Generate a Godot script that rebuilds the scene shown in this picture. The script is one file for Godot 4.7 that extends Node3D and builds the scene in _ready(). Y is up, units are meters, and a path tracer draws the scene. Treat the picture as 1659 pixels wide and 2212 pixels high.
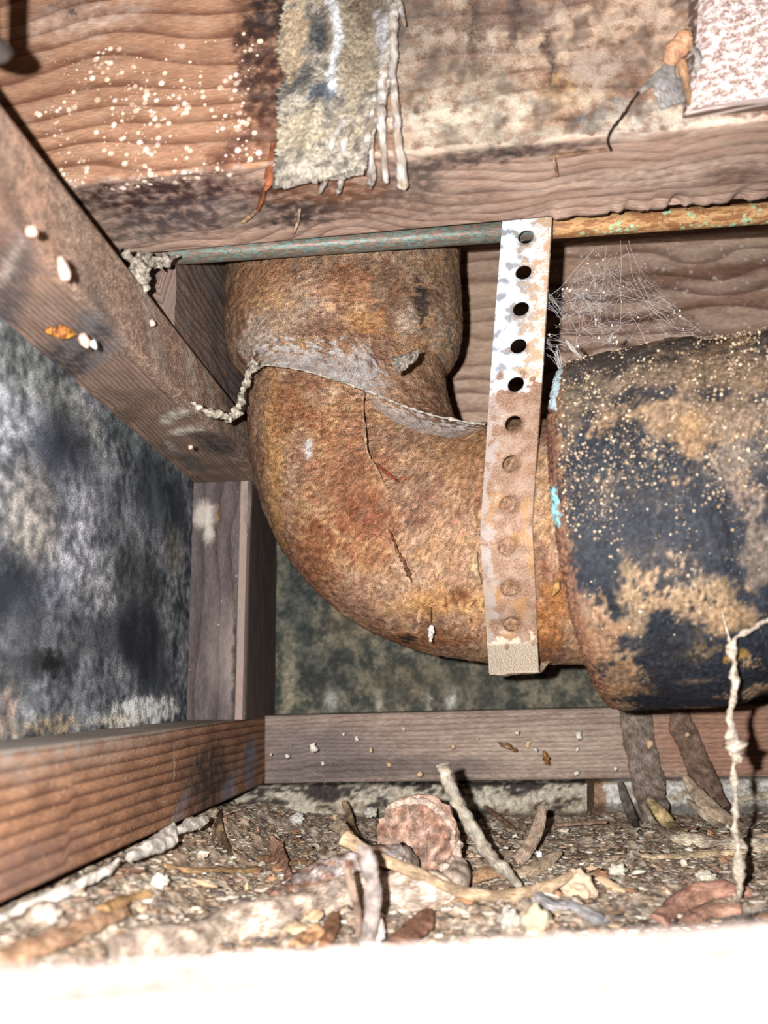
extends Node3D

# ---- lens: 1659 x 2212 frame, focal length in pixels -------------------------------------------
const FPX := 1780.0
const EYE := Vector3(0, 0.0525, 0)
const YPLATE := 0.0393
const XPLATE := -0.1027
const XPANEL := -0.1318
const YBEAM := 0.168

var cam_from_world: Basis
var rng := RandomNumberGenerator.new()
var used := {}
var na := FastNoiseLite.new()   # broad
var nb := FastNoiseLite.new()   # medium fractal
var nc := FastNoiseLite.new()   # fine fractal
var nd := FastNoiseLite.new()   # single octave
var mats := {}
var joist_p := Vector3.ZERO      # a point of the joist's lower front arris, and the normals of its front and underside
var joist_n := Vector3.BACK
var joist_u := Vector3.DOWN

func set_up_noise():
	for e in [[na, 11, 1.0, 3], [nb, 23, 1.0, 4], [nc, 37, 1.0, 3], [nd, 51, 1.0, 1]]:
		var n: FastNoiseLite = e[0]
		n.seed = e[1]; n.frequency = e[2]
		n.noise_type = FastNoiseLite.TYPE_SIMPLEX
		n.fractal_type = FastNoiseLite.FRACTAL_FBM if e[3] > 1 else FastNoiseLite.FRACTAL_NONE
		n.fractal_octaves = e[3]

func set_up_axes():
	var z := -Vector3((945 - 829.5) / FPX, -(1490.0 - 1106) / FPX, -1).normalized()
	var r := deg_to_rad(1.2)
	var x := Vector3(cos(r), sin(r), 0)
	x = (x - z * x.dot(z)).normalized()
	cam_from_world = Basis(x, z.cross(x), z)

# where a sight line of the photograph meets a plane or a depth of the place
func ray(px: float, py: float) -> Vector3:
	return cam_from_world.transposed() * Vector3((px - 829.5) / FPX, -(py - 1106) / FPX, -1)
func at(px: float, py: float, depth: float) -> Vector3:
	return EYE + ray(px, py) * depth
func onz(px: float, py: float, z: float) -> Vector3:
	var d := ray(px, py)
	return EYE + d * ((z - EYE.z) / d.z)
func onx(px: float, py: float, x: float) -> Vector3:
	var d := ray(px, py)
	return EYE + d * ((x - EYE.x) / d.x)
func ony(px: float, py: float, y: float) -> Vector3:
	var d := ray(px, py)
	return EYE + d * ((y - EYE.y) / d.y)
func onplane(px: float, py: float, p: Vector3, n: Vector3) -> Vector3:
	var d := ray(px, py)
	return EYE + d * ((p - EYE).dot(n) / d.dot(n))
func depth_of(p: Vector3) -> float:
	return -(cam_from_world * (p - EYE)).z
func along(p: Vector3, q: Vector3, x: float) -> Vector3:
	return p + (q - p) * ((x - p.x) / (q.x - p.x))

func c8(r: float, g: float, b: float, a := 255.0) -> Color:
	return Color(r / 255.0, g / 255.0, b / 255.0, a / 255.0)

# ---- scene tree helpers -------------------------------------------------------------------------
func numbered(called: String) -> String:
	var n: int = used.get(called, 0)
	used[called] = n + 1
	return called if n == 0 else "%s_%03d" % [called, n]

func tag(o: Node, label := "", category := "", group := "", kind := ""):
	if label: o.set_meta("label", label)
	if category: o.set_meta("category", category)
	if group: o.set_meta("group", group)
	if kind: o.set_meta("kind", kind)
	return o

func thing(called: String, at_: Vector3, label: String, category: String, group := "") -> Node3D:
	var o := Node3D.new()
	o.name = numbered(called)
	add_child(o, true)
	o.position = at_
	tag(o, label, category, group)
	return o

func obj(called: String, mesh: Mesh, mat: Material, parent: Node3D = null) -> MeshInstance3D:
	var o := MeshInstance3D.new()
	o.mesh = mesh
	o.material_override = mat
	o.cast_shadow = GeometryInstance3D.SHADOW_CASTING_SETTING_ON
	if parent == null:
		o.name = numbered(called)
		add_child(o, true)
	else:
		o.name = called
		parent.add_child(o, true)
		o.position = -parent.position
	return o

# ---- meshes -------------------------------------------------------------------------------------
# rows of points joined into a skin; closed rows wrap; ends may be capped
func loft(rows: Array, closed := false, caps := false, us := PackedFloat32Array(), vs := PackedFloat32Array(), tint: Array = []) -> ArrayMesh:
	var nr := rows.size()
	var n0: int = rows[0].size()
	var ncol := n0 + (1 if closed else 0)
	var v := PackedVector3Array(); v.resize(nr * ncol)
	var nrm := PackedVector3Array(); nrm.resize(nr * ncol)
	var uv := PackedVector2Array(); uv.resize(nr * ncol)
	var col := PackedColorArray()
	var has_tint := tint.size() > 0
	if has_tint: col.resize(nr * ncol)
	for i in nr:
		var row: PackedVector3Array = rows[i]
		for j in ncol:
			var k := i * ncol + j
			v[k] = row[j % n0]
			uv[k] = Vector2(us[i] if us.size() else float(i) / (nr - 1), vs[j] if vs.size() else float(j) / (ncol - 1))
			if has_tint: col[k] = tint[i][j % n0]
	var idx := PackedInt32Array(); idx.resize((nr - 1) * (ncol - 1) * 6)
	var t := 0
	for i in nr - 1:
		for j in ncol - 1:
			var a := i * ncol + j
			var b := a + 1
			var c := a + ncol
			var d := c + 1
			idx[t] = a; idx[t + 1] = b; idx[t + 2] = c
			idx[t + 3] = b; idx[t + 4] = d; idx[t + 5] = c
			t += 6
			var f := (v[c] - v[b]).cross(v[d] - v[a])
			nrm[a] += f; nrm[b] += f; nrm[c] += f; nrm[d] += f
	if closed:
		for i in nr:
			var s := nrm[i * ncol] + nrm[i * ncol + ncol - 1]
			nrm[i * ncol] = s
			nrm[i * ncol + ncol - 1] = s
	var flip := 1.0
	if closed:   # make the normals look outwards
		var mid := Vector3.ZERO
		var h := nr / 2
		for j in n0: mid += rows[h][j]
		mid /= n0
		var sum := 0.0
		for j in n0: sum += nrm[h * ncol + j].normalized().dot((rows[h][j] - mid).normalized())
		if sum < 0.0: flip = -1.0
	for k in nrm.size():
		nrm[k] = nrm[k].normalized() * flip
	if flip < 0.0:
		for q in range(0, idx.size(), 3):
			var s2 := idx[q]; idx[q] = idx[q + 1]; idx[q + 1] = s2
	if caps and closed:
		for e in 2:
			var i: int = 0 if e == 0 else nr - 1
			var mid := Vector3.ZERO
			for p in rows[i]: mid += p
			mid /= n0
			var out: Vector3 = (rows[0][0] - rows[1][0]).normalized() if e == 0 else (rows[nr - 1][0] - rows[nr - 2][0]).normalized()
			var first := v.size()
			v.append(mid); nrm.append(out); uv.append(uv[i * ncol])
			if has_tint: col.append(tint[i][0])
			for j in n0:
				v.append(rows[i][j]); nrm.append(out); uv.append(uv[i * ncol + j])
				if has_tint: col.append(tint[i][j])
			for j in n0:
				var a := first + 1 + j
				var b := first + 1 + (j + 1) % n0
				var g := (v[a] - mid).cross(v[b] - mid)
				if g.dot(out) > 0: idx.append_array(PackedInt32Array([first, b, a]))
				else: idx.append_array(PackedInt32Array([first, a, b]))
	var arr := []
	arr.resize(Mesh.ARRAY_MAX)
	arr[Mesh.ARRAY_VERTEX] = v
	arr[Mesh.ARRAY_NORMAL] = nrm
	arr[Mesh.ARRAY_TEX_UV] = uv
	if has_tint: arr[Mesh.ARRAY_COLOR] = col
	arr[Mesh.ARRAY_INDEX] = idx
	var m := ArrayMesh.new()
	m.add_surface_from_arrays(Mesh.PRIMITIVE_TRIANGLES, arr)
	return m

func join(list: Array) -> ArrayMesh:
	var st := SurfaceTool.new()
	for m in list:
		st.append_from(m, 0, Transform3D.IDENTITY)
	return st.commit()

# a sawn timber: two four-cornered ends, rounded arrises, uneven faces; UV in millimetres over `size`
func timber(a: Array, b: Array, nu: int, step: float, radius: float, rough: float, size: Vector2, extra = null) -> ArrayMesh:
	var axis: Vector3 = ((b[0] as Vector3) - (a[0] as Vector3))
	var length := axis.length() * 1000.0
	var rows := []
	var us := PackedFloat32Array()
	var vs := PackedFloat32Array()
	for i in nu + 1:
		var t := float(i) / nu
		var k: Array = []
		for q in 4: k.append((a[q] as Vector3).lerp(b[q], t))
		var mid: Vector3 = (k[0] + k[1] + k[2] + k[3]) / 4.0
		var row := PackedVector3Array()
		var v := 0.0
		for q in 4:
			var p: Vector3 = k[q]
			var n: Vector3 = k[(q + 1) % 4]
			var e := n - p
			var l := e.length()
			e /= l
			var out := e.cross(axis).normalized()
			if out.dot(p + n - mid * 2.0) < 0: out = -out
			var prev: Vector3 = (p - (k[(q + 3) % 4] as Vector3)).normalized()
			var out0 := prev.cross(axis).normalized()
			if out0.dot(p - mid) < 0: out0 = -out0
			# rounded corner at p, then the flat up to the next corner
			for s in 3:
				var f := (s + 0.5) / 3.0
				var c0 := p - prev * radius
				var c1 := p + e * radius
				row.append(c0.lerp(p, f).lerp(p.lerp(c1, f), f))
				if i == 0: vs.append(v + (f - 0.5) * radius * 1000.0)
			var cells := maxi(1, int(ceil((l - 2 * radius) / step)))
			for s in cells + 1:
				var d := radius + (l - 2 * radius) * s / cells
				var w := p + e * d
				var h := nd.get_noise_3d(w.x * 22, w.y * 40, w.z * 40) * rough * 0.4
				if extra != null: h += extra.call(w, q, d / l)
				row.append(w + out * h)
				if i == 0: vs.append(v + d * 1000.0)
			v += l * 1000.0
		rows.append(row)
		us.append(t * length / size.x)
	for j in vs.size(): vs[j] = vs[j] / size.y
	vs.append(vs[vs.size() - 1] + 0.001)
	return loft(rows, true, true, us, vs)

func smooth_path(p: PackedVector3Array, n: int) -> PackedVector3Array:
	var out := PackedVector3Array()
	var m := p.size()
	for i in n + 1:
		var t := float(i) / n * (m - 1)
		var k := mini(int(t), m - 2)
		out.append(p[k].cubic_interpolate(p[k + 1], p[maxi(k - 1, 0)], p[mini(k + 2, m - 1)], t - k))
	return out

func pick(list: Array, t: float) -> float:
	var x := t * (list.size() - 1)
	var k := mini(int(x), list.size() - 2)
	return lerpf(list[k], list[k + 1], x - k)

# round strand along points; radii in metres, lumpy
func strand(pts: PackedVector3Array, radii: Array, n := 24, sides := 8, lump := 0.2, freq := 500.0, tint = null) -> ArrayMesh:
	var p := smooth_path(pts, n)
	var rows := []
	var tints := []
	var side := Vector3.ZERO
	for i in n + 1:
		var d := (p[mini(i + 1, n)] - p[maxi(i - 1, 0)]).normalized()
		if side == Vector3.ZERO: side = d.cross(Vector3.UP if absf(d.y) < 0.8 else Vector3.RIGHT).normalized()
		side = (side - d * side.dot(d)).normalized()
		var up := d.cross(side)
		var row := PackedVector3Array()
		var trow := []
		var r := pick(radii, float(i) / n)
		for j in sides:
			var w := TAU * j / sides
			var o := side * cos(w) + up * sin(w)
			var q := p[i] + o * r
			q += o * r * lump * (nd.get_noise_3d(q.x * freq * 0.45, q.y * freq * 0.45, q.z * freq * 0.45) + 0.45 * nd.get_noise_3d(q.x * freq * 1.2, q.y * freq * 1.2, q.z * freq * 1.2))
			row.append(q)
			if tint != null: trow.append(tint.call(q))
		rows.append(row)
		if tint != null: tints.append(trow)
	return loft(rows, true, true, PackedFloat32Array(), PackedFloat32Array(), tints)

# flat strip (bark, leaf, splinter): widths and thickness in metres, turned to face `face`, cupped and ragged
func strip(pts: PackedVector3Array, widths: Array, thick: float, face: Vector3, n := 30, cup := 0.0, ragged := 0.15, tint = null, twist := 0.0) -> ArrayMesh:
	var p := smooth_path(pts, n)
	var rows := []
	var tints := []
	var us := PackedFloat32Array()
	var half := 11
	var go := 0.0
	for i in n + 1:
		var d := (p[mini(i + 1, n)] - p[maxi(i - 1, 0)]).normalized()
		if i > 0: go += p[i].distance_to(p[i - 1])
		us.append(go * 1000.0 / 60.0)
		var f := face.rotated(d, twist * i / n)
		var w := d.cross(f).normalized()
		var up := w.cross(d).normalized()
		var row := PackedVector3Array()
		var trow := []
		var wide := pick(widths, float(i) / n) * 0.5
		var e0 := 1.0 + ragged * (0.9 * nd.get_noise_2d(go * 55.0, 3.0 + pts[0].x * 900) + 0.45 * nc.get_noise_2d(go * 380.0, 3.0 + pts[0].x * 900))
		var e1 := 1.0 + ragged * (0.9 * nd.get_noise_2d(go * 55.0, 40.0 + pts[0].x * 900) + 0.45 * nc.get_noise_2d(go * 380.0, 40.0 + pts[0].x * 900))
		for layer in 2:
			for j in half:
				var s := -1.0 + 2.0 * j / (half - 1)
				if layer == 1: s = -s
				var off := s * wide * (e1 if s > 0 else e0)
				var lift := -cup * wide * (s * s) + (thick * 0.5 if layer == 0 else -thick * 0.5) * (1.0 - 0.55 * pow(absf(s), 3))
				var q := p[i] + w * off + up * lift
				q += up * (thick * 0.25 * nd.get_noise_3d(q.x * 120, q.y * 120, q.z * 120) + 0.00022 * nd.get_noise_2d(off * 2600.0, go * 30.0))
				row.append(q)
				if tint != null: trow.append(tint.call(q))
		rows.append(row)
		if tint != null: tints.append(trow)
	var vs := PackedFloat32Array()
	for j in half * 2 + 1: vs.append(float(j) / (half * 2))
	return loft(rows, true, true, us, vs, tints)

# lump of debris: a ball pushed about by noise, of unit size
func lump(seed_: float, amount := 0.45, rings := 9, sides := 12, freq := 1.1) -> ArrayMesh:
	var rows := []
	for i in rings + 1:
		var th := PI * (0.001 + 0.998 * i / rings)
		var row := PackedVector3Array()
		for j in sides:
			var ph := TAU * j / sides
			var o := Vector3(sin(th) * cos(ph), cos(th), sin(th) * sin(ph))
			row.append(o * 0.5 * (1.0 + amount * (nd.get_noise_3d(o.x * freq * 0.8 + seed_, o.y * freq * 0.8, o.z * freq * 0.8 - seed_) + 0.10 * nd.get_noise_3d(o.x * freq * 3.0 + seed_, o.y * freq * 3.0, o.z * freq * 3.0))))
		rows.append(row)
	return loft(rows, true, false)

# ---- computed textures --------------------------------------------------------------------------
# blobs: [u, v, ru, rv, angle, colour, strength] in millimetres of the surface
func soft_map(w: int, h: int, mm: Vector2, blobs: Array) -> Image:
	var im := Image.create(w, h, false, Image.FORMAT_RGBA8)
	var du := mm.x / w
	var dv := mm.y / h
	for y in h:
		for x in w:
			var u := (x + 0.5) * du
			var v := (y + 0.5) * dv
			var r := 0.0; var g := 0.0; var b := 0.0; var a := 0.0
			for k in blobs:
				var dx: float = u - k[0]
				var dy: float = v - k[1]
				var reach: float = 1.6 * maxf(k[2], k[3])
				if absf(dx) > reach or absf(dy) > reach: continue
				var cs: float = k[7]
				var sn: float = k[8]
				var p: float = (dx * cs + dy * sn) / k[2]
				var q: float = (dy * cs - dx * sn) / k[3]
				var d := sqrt(p * p + q * q)
				if d > 1.5: continue
				var s: float = k[6] * (1.0 - smoothstep(0.55, 1.5, d))
				var cc: Color = k[5]
				var na2 := s + a * (1.0 - s)
				if na2 <= 0.0001: continue
				r = (cc.r * s + r * a * (1.0 - s)) / na2
				g = (cc.g * s + g * a * (1.0 - s)) / na2
				b = (cc.b * s + b * a * (1.0 - s)) / na2
				a = na2
			im.set_pixel(x, y, Color(r, g, b, a))
	return im

func blob(uv: Vector2, ru: float, rv: float, col: Color, strength := 0.8, deg := 0.0) -> Array:
	return [uv.x, uv.y, ru, rv, deg, col, strength, cos(deg_to_rad(deg)), sin(deg_to_rad(deg))]

# shade(u, v, stain) gives the colour, its alpha the relief; dots: [u, v, radius, colour, cover] in millimetres
func paint(w: int, h: int, mm: Vector2, blobs: Array, warp: float, shade: Callable, relief: float, rough := 0.85, gain := 1.0, dots: Array = [], mute := 0.16) -> StandardMaterial3D:
	var macro := PackedByteArray()
	if blobs.size():
		var low := soft_map(maxi(8, w / 10), maxi(8, h / 10), mm, blobs)
		var mw := w / 3
		var mh := h / 3
		low.resize(mw, mh, Image.INTERPOLATE_BILINEAR)
		var src := low.get_data()
		var dst := PackedByteArray(); dst.resize(mw * mh * 4)
		var per3 := mw / mm.x
		for y in mh:
			var v3 := (y + 0.5) * mm.y / mh
			for x in mw:
				var u3 := (x + 0.5) * mm.x / mw
				var n1 := nb.get_noise_2d(u3 * 0.11, v3 * 0.11) + 0.5 * nc.get_noise_2d(u3 * 0.7, v3 * 0.7)
				var n2 := nb.get_noise_2d(u3 * 0.11 + 90.0, v3 * 0.11) + 0.5 * nc.get_noise_2d(u3 * 0.7 + 50.0, v3 * 0.7)
				var so := (clampi(int(y + n2 * warp * per3), 0, mh - 1) * mw + clampi(int(x + n1 * warp * per3), 0, mw - 1)) * 4
				dst.encode_u32((y * mw + x) * 4, src.decode_u32(so))
		low = Image.create_from_data(mw, mh, false, Image.FORMAT_RGBA8, dst)
		low.resize(w, h, Image.INTERPOLATE_BILINEAR)
		macro = low.get_data()
	var all := PackedByteArray(); all.resize(w * h * 3)
	var tall := PackedByteArray(); tall.resize(w * h)
	var stained := macro.size() > 0
	var m0 := Color(0, 0, 0, 0)
	for y in h:
		var v := (y + 0.5) * mm.y / h
		var o := y * w
		for x in w:
			if stained: m0 = Color(macro[o * 4] / 255.0, macro[o * 4 + 1] / 255.0, macro[o * 4 + 2] / 255.0, macro[o * 4 + 3] / 255.0)
			var c: Color = shade.call((x + 0.5) * mm.x / w, v, m0)
			var grey := (c.r * 0.4 + c.g * 0.45 + c.b * 0.15) * mute
			c = Color(c.r * (1.0 - mute) + grey, c.g * (1.0 - mute) + grey, c.b * (1.0 - mute) + grey, c.a)
			all[o * 3] = clampi(int(c.r * gain * 255.0), 0, 246)
			all[o * 3 + 1] = clampi(int(c.g * gain * 255.0), 0, 246)
			all[o * 3 + 2] = clampi(int(c.b * gain * 255.0), 0, 246)
			tall[o] = clampi(int(c.a * 255.0), 0, 255)
			o += 1
	var pw := w / mm.x
	var ph := h / mm.y
	for d in dots:
		var r: float = d[2]
		var cc: Color = d[3]
		for y in range(maxi(0, int((d[1] - r) * ph)), mini(h - 1, int((d[1] + r) * ph) + 1) + 1):
			for x in range(maxi(0, int((d[0] - r) * pw)), mini(w - 1, int((d[0] + r) * pw) + 1) + 1):
				var q := Vector2((x + 0.5) / pw - d[0], (y + 0.5) / ph - d[1]).length() / r
				var s: float = d[4] * (1.0 - smoothstep(0.65, 1.05, q))
				if s <= 0.0: continue
				var o := y * w + x
				all[o * 3] = int(lerpf(all[o * 3], cc.r * 255.0, s))
				all[o * 3 + 1] = int(lerpf(all[o * 3 + 1], cc.g * 255.0, s))
				all[o * 3 + 2] = int(lerpf(all[o * 3 + 2], cc.b * 255.0, s))
				tall[o] = mini(255, int(tall[o] + 110 * s))
	var m := StandardMaterial3D.new()
	m.albedo_texture = ImageTexture.create_from_image(Image.create_from_data(w, h, false, Image.FORMAT_RGB8, all))
	m.heightmap_enabled = relief > 0.0
	if relief > 0.0:
		m.heightmap_texture = ImageTexture.create_from_image(Image.create_from_data(w, h, false, Image.FORMAT_L8, tall))
		m.heightmap_scale = relief
	m.roughness = rough
	m.metallic_specular = 0.3
	return m

# loose round dots over a patch of a surface, thinned by a broad noise
func dotted(n: int, from: Vector2, to: Vector2, rmin: float, rmax: float, col: Color, cover: float, clumps := 0.0, seed_ := 0.0) -> Array:
	var out := []
	for i in n:
		var u := rng.randf_range(from.x, to.x)
		var v := rng.randf_range(from.y, to.y)
		if clumps > 0.0 and na.get_noise_2d(u * 0.035 + seed_, v * 0.035) < rng.randf_range(-0.5, 0.3) * clumps: continue
		var k := pow(rng.randf(), 2.6)
		out.append([u, v, lerpf(rmin, rmax, k), col * Color(1, rng.randf_range(0.95, 1.0), rng.randf_range(0.9, 1.0), 1), cover * rng.randf_range(0.5, 1.0)])
	return out

class Grain:
	var n1: FastNoiseLite
	var n2: FastNoiseLite
	var n3: FastNoiseLite
	var light: Color
	var dark: Color
	var gap := 4.0        # mm between growth rings across the face
	var wave := 0.8
	var stretch := 0.012
	var arch := 0.0       # rings bowed into cathedral arches
	var arch_u := 0.0
	var arch_v := 0.0
	var arch_w := 60.0
	var contrast := 1.0
	func ring(u: float, v: float) -> float:
		var t := v / gap + (n3.get_noise_2d(u * stretch, v * 0.03) + 0.12 * n1.get_noise_2d(u * stretch * 1.5, v * 0.08)) * wave
		if arch != 0.0:
			var d := (u - arch_u) / arch_w
			t += arch * exp(-d * d) * (1.0 if v < arch_v else -1.0)
		var r := t - floorf(t)
		return r * r * r * (1.0 - smoothstep(0.9, 1.0, r)) * 1.35
	func fibre(u: float, v: float) -> float:
		return n2.get_noise_2d(u * 0.16, v * 3.2)
	func at(u: float, v: float) -> Color:
		var l := ring(u, v)
		var f := fibre(u, v)
		var p := n1.get_noise_2d(u * 0.03 + 70.0, v * 0.12)
		var c := light.lerp(dark, clampf(l * contrast + p * 0.35 + 0.12, 0.0, 1.0))
		var k := 1.0 + f * 0.22
		return Color(c.r * k, c.g * k, c.b * k, 0.55 + f * 0.3)

func grain(light: Color, dark: Color, gap: float, wave := 0.8, contrast := 1.0) -> Grain:
	var g := Grain.new()
	g.n1 = nb; g.n2 = nc; g.n3 = nd
	g.light = light; g.dark = dark; g.gap = gap; g.wave = wave; g.contrast = contrast
	return g

func stain(c: Color, m: Color, keep := 0.5) -> Color:
	# lay a stain over a surface and keep part of the surface's own light and dark
	if m.a < 0.004: return c
	var l := (c.r + c.g + c.b) / 3.0
	var k := lerpf(1.0, clampf(l / 0.45, 0.45, 1.6), keep)
	return Color(lerpf(c.r, m.r * k, m.a), lerpf(c.g, m.g * k, m.a), lerpf(c.b, m.b * k, m.a), c.a)

# a seamless tile for triplanar use on skins that carry vertex colours
func tile(px: int, mm: float, seed_: int, shade: Callable, relief: float, rough := 0.8) -> StandardMaterial3D:
	var layers := []
	for e in [[0.012, 4], [0.045, 3], [0.16, 2]]:
		var n := FastNoiseLite.new()
		n.seed = seed_ + layers.size() * 7
		n.noise_type = FastNoiseLite.TYPE_SIMPLEX
		n.frequency = e[0]
		n.fractal_octaves = e[1]
		var im := n.get_seamless_image(px, px, false, false, 0.12, true)
		im.convert(Image.FORMAT_L8)
		layers.append(im.get_data())
	var a: PackedByteArray = layers[0]
	var b: PackedByteArray = layers[1]
	var c: PackedByteArray = layers[2]
	var out := PackedByteArray(); out.resize(px * px * 3)
	var top := PackedByteArray(); top.resize(px * px)
	for i in px * px:
		var k: Color = shade.call(a[i] / 255.0, b[i] / 255.0, c[i] / 255.0)
		out[i * 3] = clampi(int(k.r * 255), 0, 255)
		out[i * 3 + 1] = clampi(int(k.g * 255), 0, 255)
		out[i * 3 + 2] = clampi(int(k.b * 255), 0, 255)
		top[i] = clampi(int(k.a * 255), 0, 255)
	var m := StandardMaterial3D.new()
	m.albedo_texture = ImageTexture.create_from_image(Image.create_from_data(px, px, false, Image.FORMAT_RGB8, out))
	m.heightmap_enabled = true
	m.heightmap_texture = ImageTexture.create_from_image(Image.create_from_data(px, px, false, Image.FORMAT_L8, top))
	m.heightmap_scale = relief
	m.uv1_triplanar = true
	m.uv1_scale = Vector3.ONE * 1000.0 / mm
	m.vertex_color_use_as_albedo = true
	m.vertex_color_is_srgb = true
	m.roughness = rough
	m.metallic_specular = 0.3
	return m

func plain(c: Color, rough := 0.85) -> StandardMaterial3D:
	var key := [c, rough]
	if not mats.has(key):
		var m := StandardMaterial3D.new()
		m.albedo_color = c
		m.roughness = rough
		m.metallic_specular = 0.3
		mats[key] = m
	return mats[key]

func pts(list: Array) -> PackedVector3Array:   # [px, py, depth]
	var p := PackedVector3Array()
	for e in list: p.append(at(e[0], e[1], e[2]))
	return p

# rough round slab (a plate of bark): rings from the middle out over the edge and back
func _disc(c: Vector3, rx: float, ry: float, n: Vector3, thick: float, tint, ragged: float) -> ArrayMesh:
	var u := Vector3.UP.cross(n).normalized()
	var v := n.cross(u).normalized()
	var rows := []; var tints := []
	for i in 40:
		var t := float(i) / 39.0
		var r := minf(t / 0.55, 1.0) if t < 0.62 else 1.0 - (t - 0.62) / 0.38
		r = clampf(r, 0.001, 1.0)
		var side := thick * 0.5 if t < 0.57 else -thick * 0.5
		var row := PackedVector3Array(); var tr := []
		for j in 64:
			var w := TAU * j / 64.0
			var e := 1.0 + ragged * 0.22 * nb.get_noise_2d(cos(w) * 2.5 + c.x * 90.0, sin(w) * 2.5)
			var p := c + u * cos(w) * rx * r * e + v * sin(w) * ry * r * e
			p += n * (side + 0.0035 * r * r - 0.002 * sin(w * 1.0 + 0.6) * r + 0.0012 * nb.get_noise_3d(p.x * 260, p.y * 260, p.z * 260))
			row.append(p)
			if tint != null: tr.append(tint.call(p))
		rows.append(row)
		if tint != null: tints.append(tr)
	return loft(rows, true, false, PackedFloat32Array(), PackedFloat32Array(), tints)

# points on the joist's face ([px, py, lift in metres]; below the arris on its underside)
func on_joist(list: Array) -> PackedVector3Array:
	var p := PackedVector3Array()
	for e in list:
		var f := onplane(e[0], e[1], joist_p, joist_n)
		if f.y > 0.2250: p.append(f + joist_n * e[2])
		else: p.append(onplane(e[0], e[1], joist_p, joist_u) - joist_u * e[2])
	return p

# sight points kept at least `lift` above the dirt
func grounded(list: Array, lift: float) -> PackedVector3Array:
	var p := PackedVector3Array()
	for e in list:
		var d: float = e[2]
		var q := at(e[0], e[1], d)
		while q.y < floor_y(q.x, q.z) + lift and d > 0.15:
			d -= 0.001
			q = at(e[0], e[1], d)
		p.append(q)
	return p

# stains given where they are seen: [px, py, rx, ry (pixels), colour, strength, degrees]
func marks(list: Array, uvof: Callable, mm_per_px: Vector2) -> Array:
	var out := []
	for e in list:
		out.append(blob(uvof.call(e[0], e[1]), e[2] * mm_per_px.x, e[3] * mm_per_px.y, e[4], e[5], e[6] if e.size() > 6 else 0.0))
	return out

func _ready():
	set_up_noise()
	set_up_axes()
	rng.seed = 4711
	# ---- camera, sky, flash, exposure
	var cam := Camera3D.new()
	cam.name = "camera"
	cam.transform = Transform3D(cam_from_world.transposed(), EYE)
	cam.fov = rad_to_deg(2.0 * atan(1106.0 / FPX))
	cam.near = 0.01
	cam.far = 20.0
	var lens := CameraAttributesPhysical.new()
	lens.frustum_focal_length = 5.6
	lens.frustum_focus_distance = 0.36
	lens.frustum_near = 0.01
	lens.frustum_far = 20.0
	lens.exposure_aperture = 2.0
	cam.attributes = lens
	add_child(cam)
	cam.fov = rad_to_deg(2.0 * atan(1106.0 / FPX))
	cam.current = true
	var we := WorldEnvironment.new()
	we.name = "environment"
	var env := Environment.new()
	env.background_mode = Environment.BG_COLOR
	env.background_color = Color(0.0, 0.0, 0.0)
	env.tonemap_mode = Environment.TONE_MAPPER_LINEAR
	env.tonemap_exposure = 1.0
	env.sdfgi_enabled = true
	env.ssao_enabled = true
	env.ssil_enabled = true
	we.environment = env
	add_child(we)
	var flash := AreaLight3D.new()   # the phone's flash beside the lens
	flash.name = "camera_flash"
	flash.area_size = Vector2(0.0035, 0.0035)
	flash.light_color = Color(0.985, 0.99, 1.0)
	flash.light_energy = 0.31
	flash.shadow_enabled = true
	flash.transform = Transform3D(cam_from_world.transposed(), EYE + cam_from_world.transposed() * Vector3(-0.0145, 0.006, 0.002))
	add_child(flash)

	make_materials()
	build_setting()
	build_lumber()
	build_drain()
	build_strap_and_tube()
	build_small_growths()
	build_floor_debris()
	build_webs()

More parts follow.
